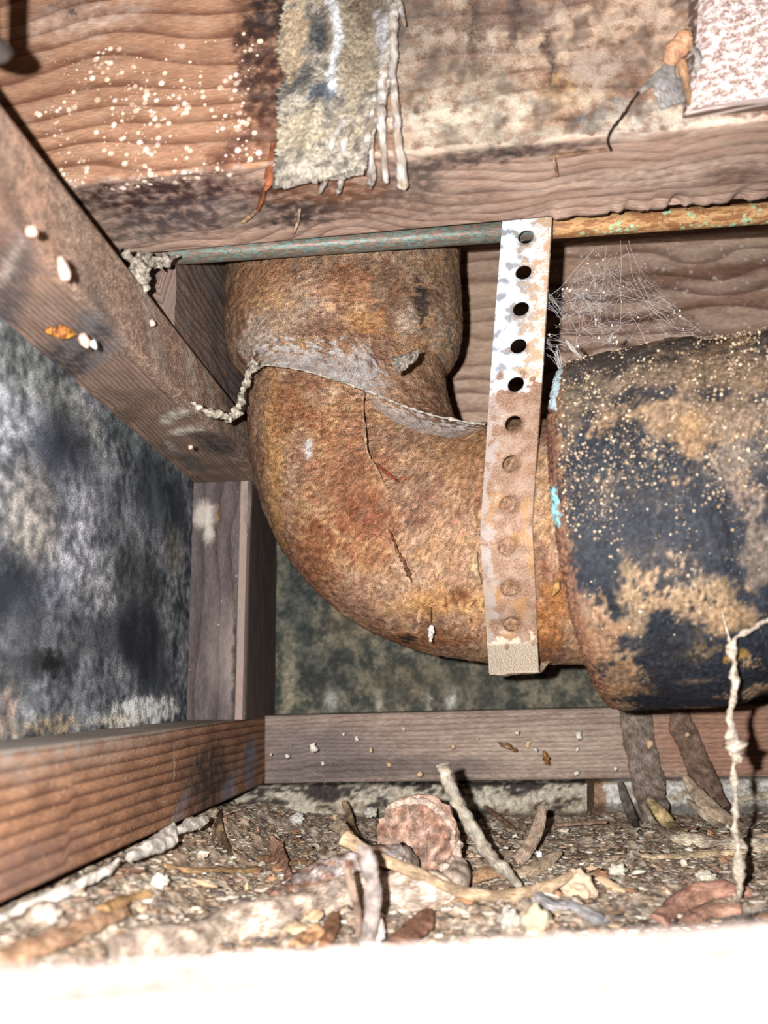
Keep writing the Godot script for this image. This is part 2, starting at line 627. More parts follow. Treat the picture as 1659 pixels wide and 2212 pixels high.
# ---------------------------------------------------------------------------------------------
func make_materials():
	mats["rust"] = tile(1024, 90.0, 300, func(a: float, b: float, c: float) -> Color:
		var g := 0.52 + 0.55 * (b - 0.5) + 0.75 * (c - 0.5) + 0.25 * (a - 0.5)
		var pit := smoothstep(0.62, 0.75, b) * 0.35
		var speck := smoothstep(0.60, 0.72, c * 0.55 + b * 0.45)
		var dark := smoothstep(0.56, 0.70, 1.0 - (c * 0.6 + b * 0.4))
		var k := clampf(0.80 + (g - 0.5) * 0.5 - pit * 0.6 - dark * 0.26 + speck * 0.2, 0.25, 1.0)
		return Color(k, k * (0.98 - pit * 0.2 - dark * 0.08 + (a - 0.5) * 0.12), k * (0.97 - pit * 0.25 - dark * 0.06 + (a - 0.5) * 0.16 + speck * 0.05), clampf(g - pit - dark * 0.3, 0.0, 1.0)), 0.04, 0.62)
	mats["tar"] = tile(1024, 90.0, 340, func(a: float, b: float, c: float) -> Color:
		var g := 0.5 + 0.5 * (b - 0.5) + 0.7 * (c - 0.5)
		var k := clampf(0.84 + (g - 0.5) * 0.9, 0.3, 1.0)
		return Color(k, k, k, clampf(g, 0.0, 1.0)), 0.035, 0.6)
	mats["crumb"] = tile(512, 30.0, 380, func(a: float, b: float, c: float) -> Color:
		var g := 0.5 + 0.6 * (a - 0.5) + 0.5 * (b - 0.5) + 0.3 * (c - 0.5)
		var k := clampf(0.80 + (g - 0.5) * 0.8, 0.3, 1.0)
		return Color(k, k * 0.985, k * 0.97, clampf(g, 0.0, 1.0)), 0.05, 0.9)
	# bark and splinters: fibres run along u
	var fib := FastNoiseLite.new()
	fib.seed = 77
	fib.frequency = 0.02
	fib.fractal_octaves = 4
	var g1 := grain(c8(225, 215, 205), c8(150, 125, 110), 7.0, 1.2, 0.8)
	mats["bark"] = paint(512, 256, Vector2(60, 24), [], 0.0, func(u: float, v: float, _m: Color) -> Color:
		var f := nc.get_noise_2d(u * 0.3, v * 2.4)
		var e := nb.get_noise_2d(u * 0.14, v * 0.5)
		var k := clampf(0.88 + f * 0.36 + e * 0.12, 0.3, 1.0)
		return Color(k, k * (0.97 + e * 0.06), k * (0.94 + e * 0.1), clampf(0.5 + f * 0.5 + e * 0.3, 0, 1)), 0.025, 0.85)
	var bm: StandardMaterial3D = mats["bark"]
	bm.vertex_color_use_as_albedo = true
	bm.vertex_color_is_srgb = true

func tone(base: Color, vary := 0.18, freq := 140.0, second := Color(0, 0, 0, 0)) -> Callable:
	return func(p: Vector3) -> Color:
		var n := nb.get_noise_3d(p.x * freq, p.y * freq, p.z * freq)
		var c := base
		if second.a > 0.0: c = base.lerp(second, smoothstep(-0.05, 0.3, na.get_noise_3d(p.x * freq * 0.6 + 30, p.y * freq * 0.6, p.z * freq * 0.6)))
		var k := 1.0 + n * vary * 2.0
		return Color(clampf(c.r * k, 0, 1), clampf(c.g * k, 0, 1), clampf(c.b * k, 0, 1))

func quad4(p: Vector3, q: Vector3, r: Vector3, s: Vector3) -> Array:
	return [p, q, r, s]

# ---------------------------------------------------------------------------------------------
func build_setting():
	# left wall sheet: black mould and grey bloom on board
	var mm := Vector2(430, 160)
	var z0 := -0.12
	var uvl := func(px: float, py: float) -> Vector2:
		var p := onx(px, py, XPANEL)
		return Vector2((z0 - p.z) * 1000.0, (0.190 - p.y) * 1000.0)
	var dk := c8(44, 48, 56)
	var pale := c8(168, 168, 174)
	var blobs := marks([
		[60, 800, 90, 60, c8(120, 122, 112), 0.6], [150, 900, 70, 50, c8(128, 128, 116), 0.6], [300, 960, 90, 45, c8(92, 100, 100), 0.7], [40, 960, 60, 120, pale, 0.55],
		[140, 1010, 60, 110, c8(40, 44, 54), 0.8], [70, 1120, 50, 90, c8(150, 140, 126), 0.7], [170, 1140, 45, 120, pale, 0.75], [250, 1100, 60, 110, c8(104, 106, 110), 0.7],
		[330, 1060, 60, 90, c8(58, 66, 74), 0.8], [385, 1090, 30, 80, c8(40, 48, 58), 0.85], [375, 1190, 35, 70, c8(112, 106, 94), 0.7], [60, 1290, 90, 60, dk, 0.9], [210, 1290, 60, 40, c8(152, 150, 152), 0.6],
		[130, 1290, 40, 60, c8(150, 152, 160), 0.6], [300, 1260, 60, 90, c8(70, 72, 74), 0.7], [300, 1370, 80, 70, c8(34, 38, 42), 0.9], [200, 1370, 50, 40, c8(72, 74, 78), 0.7], [100, 1390, 80, 50, c8(96, 96, 98), 0.7], [95, 1430, 42, 22, c8(14, 15, 18), 0.95],
		[30, 1440, 40, 50, c8(80, 80, 82), 0.7], [330, 1450, 60, 50, c8(44, 48, 54), 0.85], [200, 1490, 70, 40, c8(98, 100, 104), 0.6], [230, 1530, 50, 28, c8(120, 124, 132), 0.6],
		[300, 1538, 90, 30, c8(240, 234, 220), 0.98], [350, 1530, 60, 30, c8(240, 234, 220), 0.95], [250, 1556, 70, 14, c8(196, 184, 164), 0.9], [120, 1565, 40, 16, c8(176, 150, 110), 0.8], [50, 1575, 50, 14, c8(150, 130, 104), 0.7],
		[15, 1530, 14, 40, c8(170, 140, 120), 0.7]], uvl, Vector2(0.42, 0.19))
	var panel := paint(1300, 620, mm, blobs, 3.2, func(u: float, v: float, m: Color) -> Color:
		var streak := nb.get_noise_2d(u * 0.035, v * 0.028)
		var mid := nb.get_noise_2d(u * 0.11, v * 0.13)
		var fine := nc.get_noise_2d(u * 0.7, v * 1.4)
		var t := clampf(0.46 + streak * 0.55 + mid * 0.4, 0, 1)
		var c := c8(46, 50, 56).lerp(c8(146, 146, 147), t)
		c = stain(c, Color(m.r, m.g, m.b, clampf(m.a * (0.95 + mid * 0.5), 0, 1)), 0.55)
		var grey := smoothstep(0.02, 0.35, fine + mid * 0.5)
		var k := 0.96 + 0.22 * grey + fine * 0.26
		return Color(c.r * k, c.g * k, c.b * k, 0.5 + fine * 0.4), 0.02, 0.9, 1.0)
	var wl := timber(quad4(Vector3(XPANEL, 0.19, z0), Vector3(XPANEL, 0.03, z0), Vector3(XPANEL - 0.012, 0.03, z0), Vector3(XPANEL - 0.012, 0.19, z0)),
		quad4(Vector3(XPANEL, 0.19, -0.545), Vector3(XPANEL, 0.03, -0.545), Vector3(XPANEL - 0.012, 0.03, -0.545), Vector3(XPANEL - 0.012, 0.19, -0.545)), 120, 0.003, 0.001, 0.0004, mm)
	var w := obj("wall_left", wl, panel)
	tag(w, "grey and black mouldy sheet wall on the left between the beam and the bottom plate", "wall", "", "structure")
	# back wall sheet
	var zb := -0.529
	var uvb := func(px: float, py: float) -> Vector2:
		var p := onz(px, py, zb)
		return Vector2((p.x + 0.14) * 1000.0, (0.24 - p.y) * 1000.0)
	var bb := marks([[640, 1300, 40, 130, c8(60, 66, 64), 0.6], [760, 1340, 60, 50, c8(118, 102, 78), 0.6], [880, 1470, 90, 40, c8(104, 92, 72), 0.6], [700, 1450, 70, 50, c8(66, 66, 60), 0.6],
		[620, 1440, 12, 90, c8(170, 156, 124), 0.75], [1030, 1480, 90, 40, c8(96, 90, 76), 0.6], [1230, 1470, 60, 40, c8(112, 104, 84), 0.6], [740, 1540, 160, 12, c8(120, 112, 94), 0.6],
		[718, 1512, 10, 18, c8(226, 220, 206), 0.9], [705, 1508, 7, 14, c8(226, 220, 206), 0.9], [816, 1515, 5, 22, c8(190, 180, 160), 0.9], [968, 1512, 6, 20, c8(224, 218, 206), 0.9], [925, 1510, 6, 26, c8(190, 184, 170), 0.8], [845, 1500, 6, 26, c8(150, 146, 130), 0.8]], uvb, Vector2(0.31, 0.31))
	var backm := paint(900, 420, Vector2(450, 210), bb, 2.0, func(u: float, v: float, m: Color) -> Color:
		var a := nb.get_noise_2d(u * 0.06, v * 0.05)
		var b := nb.get_noise_2d(u * 0.2 + 9.0, v * 0.2)
		var f := nc.get_noise_2d(u * 1.3, v * 1.3)
		var t := clampf(0.45 + a * 0.9 + b * 0.5, 0, 1)
		var c := c8(54, 58, 52).lerp(c8(126, 114, 92), t)
		c = stain(c, m, 0.5)
		var k := 0.92 + f * 0.25
		return Color(c.r * k, c.g * k, c.b * k, 0.5 + f * 0.3), 0.015, 0.9, 1.15)
	var wb := timber(quad4(Vector3(-0.14, 0.24, zb), Vector3(-0.14, 0.03, zb), Vector3(-0.14, 0.03, zb - 0.012), Vector3(-0.14, 0.24, zb - 0.012)),
		quad4(Vector3(0.31, 0.24, zb), Vector3(0.31, 0.03, zb), Vector3(0.31, 0.03, zb - 0.012), Vector3(0.31, 0.24, zb - 0.012)), 120, 0.003, 0.001, 0.0004, Vector2(450, 210))
	tag(obj("wall_back", wb, backm), "dark greenish mouldy sheet wall behind the rusty bend", "wall", "", "structure")
	# subfloor over everything
	var g := grain(c8(120, 92, 70), c8(80, 58, 44), 6.0)
	var cm := paint(256, 256, Vector2(300, 200), [], 0.0, func(u: float, v: float, _m: Color) -> Color: return g.at(u, v), 0.03)
	mats["hidden_wood"] = cm
	var ce := timber(quad4(Vector3(-0.2, 0.36, 0.1), Vector3(-0.2, 0.335, 0.1), Vector3(-0.2, 0.335, -0.56), Vector3(-0.2, 0.36, -0.56)),
		quad4(Vector3(0.34, 0.36, 0.1), Vector3(0.34, 0.335, 0.1), Vector3(0.34, 0.335, -0.56), Vector3(0.34, 0.36, -0.56)), 10, 0.05, 0.002, 0.0005, Vector2(300, 200))
	tag(obj("ceiling", ce, cm), "brown wooden subfloor boards above the joist", "ceiling", "", "structure")
	# dirt floor
	build_floor()

func floor_y(x: float, z: float) -> float:
	var y := -0.0155 + 0.0140 * smoothstep(-0.062, -0.1, x) * (1.0 - 0.6 * smoothstep(-0.4, -0.5, z)) - 0.005 * smoothstep(-0.08, -0.02, x) * smoothstep(-0.40, -0.49, z)
	y += 0.003 * na.get_noise_2d(x * 22.0, z * 22.0) + 0.0018 * nb.get_noise_2d(x * 90.0, z * 90.0)
	return y

func build_floor():
	var nx := 300
	var nz := 330
	var rows := []
	var tints := []
	for i in nz + 1:
		var t := float(i) / nz
		var z := lerpf(-0.06, -0.535, pow(t, 0.85))
		var row := PackedVector3Array()
		var tr := []
		for j in nx + 1:
			var x := lerpf(-0.145, 0.30, float(j) / nx)
			var f := nc.get_noise_2d(x * 260.0, z * 260.0)
			row.append(Vector3(x, floor_y(x, z) + 0.0008 * f, z))
			var a := na.get_noise_2d(x * 30.0 + 5, z * 30.0)
			var b := nb.get_noise_2d(x * 120.0, z * 120.0 + 7)
			var c := c8(214, 194, 170).lerp(c8(176, 150, 124), clampf(0.5 + a * 1.1, 0, 1))
			c = c.lerp(c8(204, 192, 176), clampf(b * 1.5, 0, 0.85))
			c = c.lerp(c8(98, 88, 80), clampf(-b * 1.2 - 0.05, 0, 0.8))
			c = c.lerp(c8(84, 80, 78), 0.75 * exp(-(pow((x - 0.085) / 0.03, 2) + pow((z + 0.265) / 0.014, 2))))
			var k := 1.0 + f * 0.5
			tr.append(Color(clampf(c.r * k, 0, 1), clampf(c.g * k, 0, 1), clampf(c.b * k, 0, 1)))
		rows.append(row)
		tints.append(tr)
	var top := loft(rows, false, false, PackedFloat32Array(), PackedFloat32Array(), tints)
	var f := obj("floor", top, mats["crumb"])
	tag(f, "dry brown dirt floor littered with grit and bark crumbs", "floor", "", "structure")
	# grit too fine to count
	var mmesh := MultiMesh.new()
	mmesh.transform_format = MultiMesh.TRANSFORM_3D
	mmesh.use_colors = true
	mmesh.mesh = lump(3.0, 0.5, 4, 6, 1.6)
	var n := 22000
	mmesh.instance_count = n
	var palette := [c8(190, 174, 154), c8(158, 130, 104), c8(126, 98, 76), c8(206, 194, 178), c8(110, 98, 90), c8(176, 150, 122), c8(178, 162, 146), c8(158, 128, 104), c8(168, 146, 124), c8(140, 116, 96)]
	for i in n:
		var z := lerpf(-0.16, -0.5, pow(rng.randf(), 1.25))
		var x := rng.randf_range(-0.1, 0.05 - z * 0.32)
		var s := 0.0005 + 0.0020 * pow(rng.randf(), 4.0)
		var b := Basis.from_euler(Vector3(rng.randf() * 6, rng.randf() * 6, rng.randf() * 6)).scaled(Vector3(s * rng.randf_range(0.8, 2.2), s * 0.5, s * rng.randf_range(0.8, 1.4)))
		mmesh.set_instance_transform(i, Transform3D(b, Vector3(x, floor_y(x, z) + s * 0.2, z)))
		var c: Color = palette[rng.randi() % palette.size()]
		c = c * rng.randf_range(0.75, 1.08)
		c.a = 1.0
		mmesh.set_instance_color(i, c)
	var mi := MultiMeshInstance3D.new()
	mi.multimesh = mmesh
	var gm := StandardMaterial3D.new()
	gm.vertex_color_use_as_albedo = true
	gm.vertex_color_is_srgb = true
	gm.roughness = 0.9
	mi.material_override = gm
	mi.name = "grit"
	f.add_child(mi, true)
	tag(mi, "", "", "", "stuff")

# ---------------------------------------------------------------------------------------------
func build_lumber():
	# --- floor joist: front face, then the underside
	var fl := ony(150, 395, 0.2255)
	var fr := ony(1659, 258, 0.2245)
	var rl := onz(250, 556, -0.295)
	var rr := onz(1659, 427, -0.284)
	var fb0 := along(fl, fr, -0.19); var fb1 := along(fl, fr, 0.22)
	var rb0 := along(rl, rr, -0.19); var rb1 := along(rl, rr, 0.22)
	var up0 := Vector3(0, 0.335 - fb0.y, 0); var up1 := Vector3(0, 0.335 - fb1.y, 0)
	var hfront := up0.y * 1000.0
	var wide := fb0.distance_to(rb0) * 1000.0
	var size := Vector2(420, 175)
	var length := fb0.distance_to(fb1) * 1000.0
	var dir := (fb1 - fb0).normalized()
	var nfront := dir.cross(Vector3.UP).normalized()
	var uvf := func(px: float, py: float) -> Vector2:
		var p := onplane(px, py, fb0, nfront)
		return Vector2((p - fb0).dot(dir) * 1000.0, hfront - (p.y - along(fb0, fb1, p.x).y) * 1000.0)
	var nunder := dir.cross(rb0 - fb0).normalized()
	if nunder.y < 0: nunder = -nunder
	if nfront.z < 0: nfront = -nfront
	joist_p = fb0; joist_n = nfront; joist_u = nunder
	var uvu := func(px: float, py: float) -> Vector2:
		var p := onplane(px, py, fb0, nunder)
		var e := along(fb0, fb1, p.x)
		return Vector2((p - fb0).dot(dir) * 1000.0, hfront + p.distance_to(e) * 1000.0)
	var k := 0.165
	var blobs := marks([
		[180, 45, 150, 40, c8(196, 168, 150), 0.5], [126, 12, 16, 6, c8(16, 12, 10), 0.98], [160, 20, 9, 20, c8(16, 12, 10), 0.98, -20], [560, 130, 45, 170, c8(62, 38, 30), 0.85, -8], [545, 300, 60, 50, c8(96, 58, 42), 0.6], [490, 330, 90, 16, c8(92, 54, 38), 0.6, -48],
		[590, 30, 40, 50, c8(46, 34, 30), 0.85], [120, 20, 60, 20, c8(150, 120, 104), 0.6],
		[900, 60, 60, 160, c8(120, 102, 88), 0.85], [1000, 180, 110, 130, c8(150, 130, 108), 0.9], [1020, 60, 90, 80, c8(140, 116, 98), 0.9], [1130, 60, 70, 70, c8(172, 146, 122), 0.9], [1190, 110, 12, 90, c8(66, 48, 40), 0.7],
		[1000, 245, 180, 40, c8(186, 170, 146), 0.85], [1240, 90, 100, 90, c8(176, 146, 120), 0.9], [1380, 60, 120, 90, c8(188, 152, 124), 0.9], [1300, 150, 90, 40, c8(122, 98, 84), 0.7], [1220, 200, 40, 30, c8(176, 128, 66), 0.8],
		[1270, 205, 70, 30, c8(180, 152, 124), 0.8], [1290, 250, 70, 20, c8(80, 74, 74), 0.8, -20], [1400, 260, 120, 40, c8(176, 160, 142), 0.85], [1540, 230, 90, 60, c8(196, 170, 148), 0.85], [1480, 180, 60, 40, c8(150, 126, 108), 0.7], [1060, 300, 200, 26, c8(150, 134, 114), 0.8],
		[1090, 30, 40, 40, c8(104, 78, 70), 0.7], [1020, 70, 5, 90, c8(70, 54, 44), 0.85], [1186, 120, 7, 110, c8(58, 44, 38), 0.85, 4], [1110, 50, 5, 60, c8(70, 52, 44), 0.85], [1318, 100, 4, 60, c8(90, 70, 58), 0.6], [1180, 30, 60, 16, c8(96, 74, 66), 0.7, -20], [940, 120, 30, 60, c8(110, 88, 74), 0.6], [1040, 100, 14, 120, c8(96, 72, 58), 0.55]], uvf, Vector2(k, k))
	blobs.append_array(marks([
		[330, 420, 200, 26, c8(52, 34, 30), 0.8], [420, 470, 190, 30, c8(72, 58, 56), 0.8], [300, 510, 80, 20, c8(88, 72, 62), 0.7], [640, 410, 100, 14, c8(60, 34, 24), 0.9], [720, 420, 130, 26, c8(104, 66, 44), 0.85], [770, 450, 90, 20, c8(84, 56, 42), 0.7],
		[900, 400, 60, 34, c8(88, 74, 64), 0.8], [640, 470, 110, 24, c8(50, 38, 34), 0.75], [540, 475, 60, 16, c8(140, 120, 100), 0.5], [900, 460, 200, 30, c8(108, 84, 70), 0.5], [1000, 345, 140, 14, c8(78, 64, 56), 0.75, -6],
		[1150, 330, 120, 10, c8(64, 50, 46), 0.7, -4], [1450, 330, 220, 26, c8(158, 124, 104), 0.7], [1450, 395, 240, 26, c8(186, 156, 134), 0.7], [1200, 440, 140, 12, c8(150, 116, 96), 0.6], [1600, 400, 60, 20, c8(104, 76, 62), 0.7]], uvu, Vector2(k, k * 1.9)))
	var gw := grain(c8(172, 124, 92), c8(112, 70, 48), 8.5, 0.32, 0.8)
	gw.arch = 0.7; gw.arch_u = 78.0; gw.arch_w = 26.0; gw.arch_v = 250.0
	var gu := grain(c8(176, 142, 120), c8(112, 84, 70), 6.0, 0.45, 0.7)
	gu.arch = 2.4; gu.arch_u = uvu.call(760, 440).x; gu.arch_w = 26.0; gu.arch_v = 400.0; gu.stretch = 0.02
	var crust_u: float = uvf.call(806, 200).x
	var speck0: Vector2 = uvf.call(90, 120)
	var speck1: Vector2 = uvf.call(560, 390)
	var jd := dotted(800, speck0, speck1, 0.22, 1.3, c8(238, 224, 208), 0.95, 1.0)
	jd.append_array(dotted(900, speck0, speck1, 0.10, 0.3, c8(232, 214, 196), 0.8, 1.0))
	jd.append_array(dotted(260, Vector2(speck0.x, hfront), Vector2(speck1.x + 140, hfront + 42), 0.1, 0.35, c8(206, 188, 170), 0.7))
	var jm := paint(2048, 860, size, blobs, 3.0, func(u: float, v: float, m: Color) -> Color:
		var under := v > hfront + 1.5 * na.get_noise_2d(u * 0.1, 3.0)
		var c := gu.at(u, v) if under else gw.at(u, v)
		var f := nc.get_noise_2d(u * 1.1, v * 1.1)
		var b := nb.get_noise_2d(u * 0.16, v * 0.16)
		var top := c.a
		c = stain(c, Color(m.r, m.g, m.b, clampf(m.a * (1.0 + b * 0.9), 0, 1)), 0.45)
		if not under and u > crust_u:      # crusted, flaking right part
			var kk := 0.9 + f * 0.22 + b * 0.16
			c = Color(c.r * kk, c.g * kk, c.b * kk)
			var w := nb.get_noise_2d(u * 0.055 + 12.0, v * 0.045)
			c = c.lerp(c8(190, 172, 150), clampf(smoothstep(0.1, 0.45, w + f * 0.2) * 0.4, 0, 1))
			c = c.lerp(c8(60, 50, 46), clampf(smoothstep(0.18, 0.55, -w + f * 0.25) * 0.4, 0, 1))
			top = 0.5 + f * 0.3 + b * 0.3
		var dust := smoothstep(0.1, 0.6, nb.get_noise_2d(u * 0.05 + 40, v * 0.1)) * (0.28 if under else 0.16)
		c = c.lerp(c8(176, 158, 142), dust)
		return Color(c.r, c.g, c.b, clampf(top, 0, 1)), 0.02, 0.85, 1.0, jd)
	var ragged := func(w: Vector3, q: int, t: float) -> float:
		# the rear arris at the right is broken off in flakes
		if q == 1 and t > 0.8 and w.x > 0.05:
			return -0.005 * clampf(nb.get_noise_2d(w.x * 38.0, 2.0) * 2.4, -0.5, 1.0) * (t - 0.8) * 5.0
		if q == 2 and t < 0.2 and w.x > 0.05:
			return -0.005 * clampf(nb.get_noise_2d(w.x * 38.0, 2.0) * 2.4, -0.5, 1.0) * (0.2 - t) * 5.0
		return 0.0
	var j := timber(quad4(fb0 + up0, fb0, rb0, rb0 + Vector3(0, up0.y, 0)), quad4(fb1 + up1, fb1, rb1, rb1 + Vector3(0, up1.y, 0)), 300, 0.0016, 0.0016, 0.0012, size, ragged)
	var jo := thing("floor_joist", fb0, "heavy reddish brown floor joist crossing the top, white mould dots on its left", "joist")
	obj("timber", j, jm, jo)
	# torn slivers hanging off its lower edge
	obj("splinter", strip(on_joist([[594, 318, 0.002], [580, 372, 0.0025], [572, 398, 0.002], [556, 445, 0.001]]), [0.0014, 0.0034, 0.0022], 0.0012, Vector3(0, 0, 1), 16, 0.2, 0.3, tone(c8(150, 92, 66), 0.3)), mats["bark"], jo)
	obj("splinter", strip(on_joist([[556, 445, 0.001], [540, 462, 0.001], [520, 476, 0.0008]]), [0.002, 0.003, 0.001], 0.001, Vector3(0, 0.3, 1), 12, 0.2, 0.4, tone(c8(170, 140, 112), 0.3)), mats["bark"], jo)
	obj("splinter", strip(on_joist([[648, 446, 0.001], [642, 475, 0.0012], [634, 500, 0.001]]), [0.0006, 0.0016, 0.001], 0.0008, Vector3(0, 0, 1), 10, 0.1, 0.4, tone(c8(196, 172, 150), 0.3)), mats["bark"], jo)
	obj("splinter", strip(on_joist([[1196, 335, 0.001], [1200, 350, 0.001], [1203, 375, 0.001]]), [0.0014, 0.0016, 0.0006], 0.0008, Vector3(0, 0, 1), 10, 0.1, 0.4, tone(c8(180, 140, 110), 0.3)), mats["bark"], jo)
	obj("splinter", strip(on_joist([[1200, 330, 0.0008], [1250, 326, 0.0008], [1310, 318, 0.0008]]), [0.0012, 0.0016, 0.0012], 0.0008, Vector3(0, 0.4, 1), 14, 0.1, 0.4, tone(c8(150, 118, 96), 0.3)), mats["bark"], jo)

	# --- sill beam along the left wall: its side, then its underside
	var xm := -0.0985
	var size2 := Vector2(430, 75)
	var bz0 := -0.06; var bz1 := -0.532
	# the lower arris runs from x -.1040 near the lens to -.0950 far away; the upper arris is 27 mm above
	var e0 := Vector3(-0.1075, YBEAM, bz0); var e1 := Vector3(-0.0868, YBEAM, bz1)
	var t0 := Vector3(-0.1065, 0.1985, bz0); var t1 := Vector3(-0.0868, 0.1865, bz1)
	var hb := (t0.y - e0.y) * 1000.0
	var uvs := func(px: float, py: float) -> Vector2:
		var p := onx(px, py, xm)
		return Vector2((bz0 - p.z) * 1000.0, (0.1985 - 0.012 * (bz0 - p.z) / 0.472 - p.y) * 1000.0)
	var uvn := func(px: float, py: float) -> Vector2:
		var p := ony(px, py, YBEAM)
		return Vector2((bz0 - p.z) * 1000.0, hb + (-0.097 - p.x) * 1000.0)
	var sb := marks([[100, 420, 120, 60, c8(160, 118, 92), 0.6, 50], [330, 700, 60, 40, c8(126, 108, 94), 0.6, 50], [400, 790, 70, 40, c8(148, 132, 116), 0.75, 50], [440, 860, 60, 30, c8(140, 126, 112), 0.7, 45], [300, 600, 90, 14, c8(150, 134, 120), 0.6, 52], [470, 870, 30, 20, c8(70, 60, 52), 0.6]], uvs, Vector2(0.35, 0.14))
	sb.append_array(marks([[60, 560, 120, 60, c8(120, 82, 62), 0.55, 35], [60, 640, 110, 40, c8(76, 72, 74), 0.6, 35], [200, 760, 110, 60, c8(62, 58, 60), 0.7, 38], [260, 770, 60, 20, c8(118, 110, 108), 0.5, 38], [300, 900, 80, 34, c8(104, 78, 60), 0.7, 40],
		[400, 900, 34, 26, c8(196, 184, 166), 0.85, 40], [425, 930, 30, 28, c8(196, 184, 166), 0.85, 60], [390, 965, 26, 16, c8(170, 160, 146), 0.8], [430, 1000, 60, 30, c8(92, 84, 78), 0.7], [490, 960, 50, 60, c8(64, 56, 52), 0.7], [220, 720, 70, 20, c8(132, 124, 120), 0.4, 38], [60, 590, 60, 10, c8(190, 172, 152), 0.7, 40]], uvn, Vector2(0.36, 0.14)))
	var gb := grain(c8(132, 104, 86), c8(92, 70, 58), 2.1, 0.2, 0.9)
	var bm := paint(1600, 520, size2, sb, 1.6, func(u: float, v: float, m: Color) -> Color:
		var b := nb.get_noise_2d(u * 0.12, v * 0.2)
		var c: Color
		if v < hb:
			# torn fibres
			var f := nc.get_noise_2d(u * 0.55, v * 1.6)
			var f2 := nd.get_noise_2d(u * 0.9 + b * 2.0, v * 2.1)
			var t := clampf(0.5 + f * 0.75 + f2 * 0.4 + b * 0.4, 0, 1)
			c = c8(88, 66, 54).lerp(c8(172, 138, 112), t)
			c.a = t
		else:
			c = gb.at(u, v)
		var top := c.a
		c = stain(c, Color(m.r, m.g, m.b, clampf(m.a * (1.0 + b * 0.8), 0, 1)), 0.55)
		return Color(c.r, c.g, c.b, top), 0.03, 0.9, 1.08, [], 0.22)
	var bw := timber(quad4(t0, e0, Vector3(XPANEL - 0.002, YBEAM + 0.0005, bz0), Vector3(XPANEL - 0.002, t0.y, bz0)), quad4(t1, e1, Vector3(XPANEL - 0.002, YBEAM + 0.0005, bz1), Vector3(XPANEL - 0.002, t1.y, bz1)), 260, 0.0014, 0.0022, 0.0011, size2)
	tag(obj("sill_beam", bw, bm), "dusty brown beam slanting down from the left edge, above the mouldy wall", "beam")

	# --- rim board standing behind the beam, left of the upright hub
	var gr := grain(c8(118, 92, 78), c8(70, 54, 46), 5.0, 0.7, 0.9)
	var rm := paint(700, 260, Vector2(280, 130), [], 0.0, func(u: float, v: float, _m: Color) -> Color:
		var c := gr.at(u, v)
		var b := nb.get_noise_2d(u * 0.05, v * 0.2)
		c = stain(c, Color(0.42, 0.39, 0.37, clampf(0.25 + b, 0, 0.7)), 0.6)
		return c, 0.05, 0.9, 1.15, dotted(160, Vector2(0, 60), Vector2(220, 125), 0.15, 0.5, c8(206, 194, 178), 0.8))
	var rx := -0.1015
	tag(obj("rim_board", timber(quad4(Vector3(rx, 0.31, -0.305), Vector3(rx, 0.1875, -0.305), Vector3(rx - 0.03, 0.1875, -0.305), Vector3(rx - 0.03, 0.31, -0.305)),
		quad4(Vector3(rx, 0.31, -0.53), Vector3(rx, 0.1875, -0.53), Vector3(rx - 0.03, 0.1875, -0.53), Vector3(rx - 0.03, 0.31, -0.53)), 90, 0.002, 0.001, 0.0008, Vector2(280, 130)), rm), "dark weathered board between the slanting beam and the upright rusty pipe", "board")

	# --- board at the back, right of the upright pipe
	var zk := -0.5
	var uvk := func(px: float, py: float) -> Vector2:
		var p := onz(px, py, zk)
		return Vector2((p.x + 0.05) * 1000.0, (0.375 - p.y) * 1000.0)
	var kb := marks([[1280, 580, 90, 40, c8(150, 116, 92), 0.5], [1500, 590, 200, 16, c8(92, 58, 40), 0.6, -4], [1550, 540, 150, 18, c8(170, 146, 124), 0.45, -4], [1050, 700, 50, 120, c8(150, 122, 98), 0.6], [1350, 690, 120, 10, c8(84, 50, 36), 0.7, -3], [1560, 650, 120, 14, c8(110, 72, 52), 0.5, -4]], uvk, Vector2(0.31, 0.31))
	var gk := grain(c8(172, 140, 118), c8(116, 86, 70), 13.0, 0.4, 0.9)
	var kd := dotted(800, Vector2(110, 5), Vector2(300, 140), 0.45, 1.5, c8(222, 214, 208), 0.8, 0.8)
	kd.append_array(dotted(200, Vector2(50, 10), Vector2(130, 160), 0.15, 0.6, c8(200, 184, 168), 0.6))
	var km := paint(1400, 720, Vector2(350, 180), kb, 2.0, func(u: float, v: float, m: Color) -> Color:
		var c := gk.at(u, v)
		var top := c.a
		var b := nb.get_noise_2d(u * 0.08, v * 0.08)
		c = stain(c, m, 0.6)
		return Color(c.r, c.g, c.b, top), 0.04, 0.85, 1.15, kd)
	tag(obj("back_board", timber(quad4(Vector3(-0.05, 0.375, zk), Vector3(-0.05, 0.2, zk), Vector3(-0.05, 0.2, zk - 0.028), Vector3(-0.05, 0.375, zk - 0.028)),
		quad4(Vector3(0.30, 0.375, zk), Vector3(0.30, 0.2, zk), Vector3(0.30, 0.2, zk - 0.028), Vector3(0.30, 0.375, zk - 0.028)), 100, 0.003, 0.0015, 0.0008, Vector2(350, 180)), km), "brown board dotted with white mould at the back, behind the perforated strap", "board")

	# --- corner stud
	var gs := grain(c8(80, 69, 66), c8(57, 48, 45), 9.0, 0.3, 0.8)
	var y0 := 0.168; var y1 := YPLATE
	var us := func(px: float, py: float) -> Vector2:
		var p := onz(px, py, -0.438)
		return Vector2((y0 - p.y) * 1000.0, (p.x + 0.134) * 1000.0)
	var stb := []
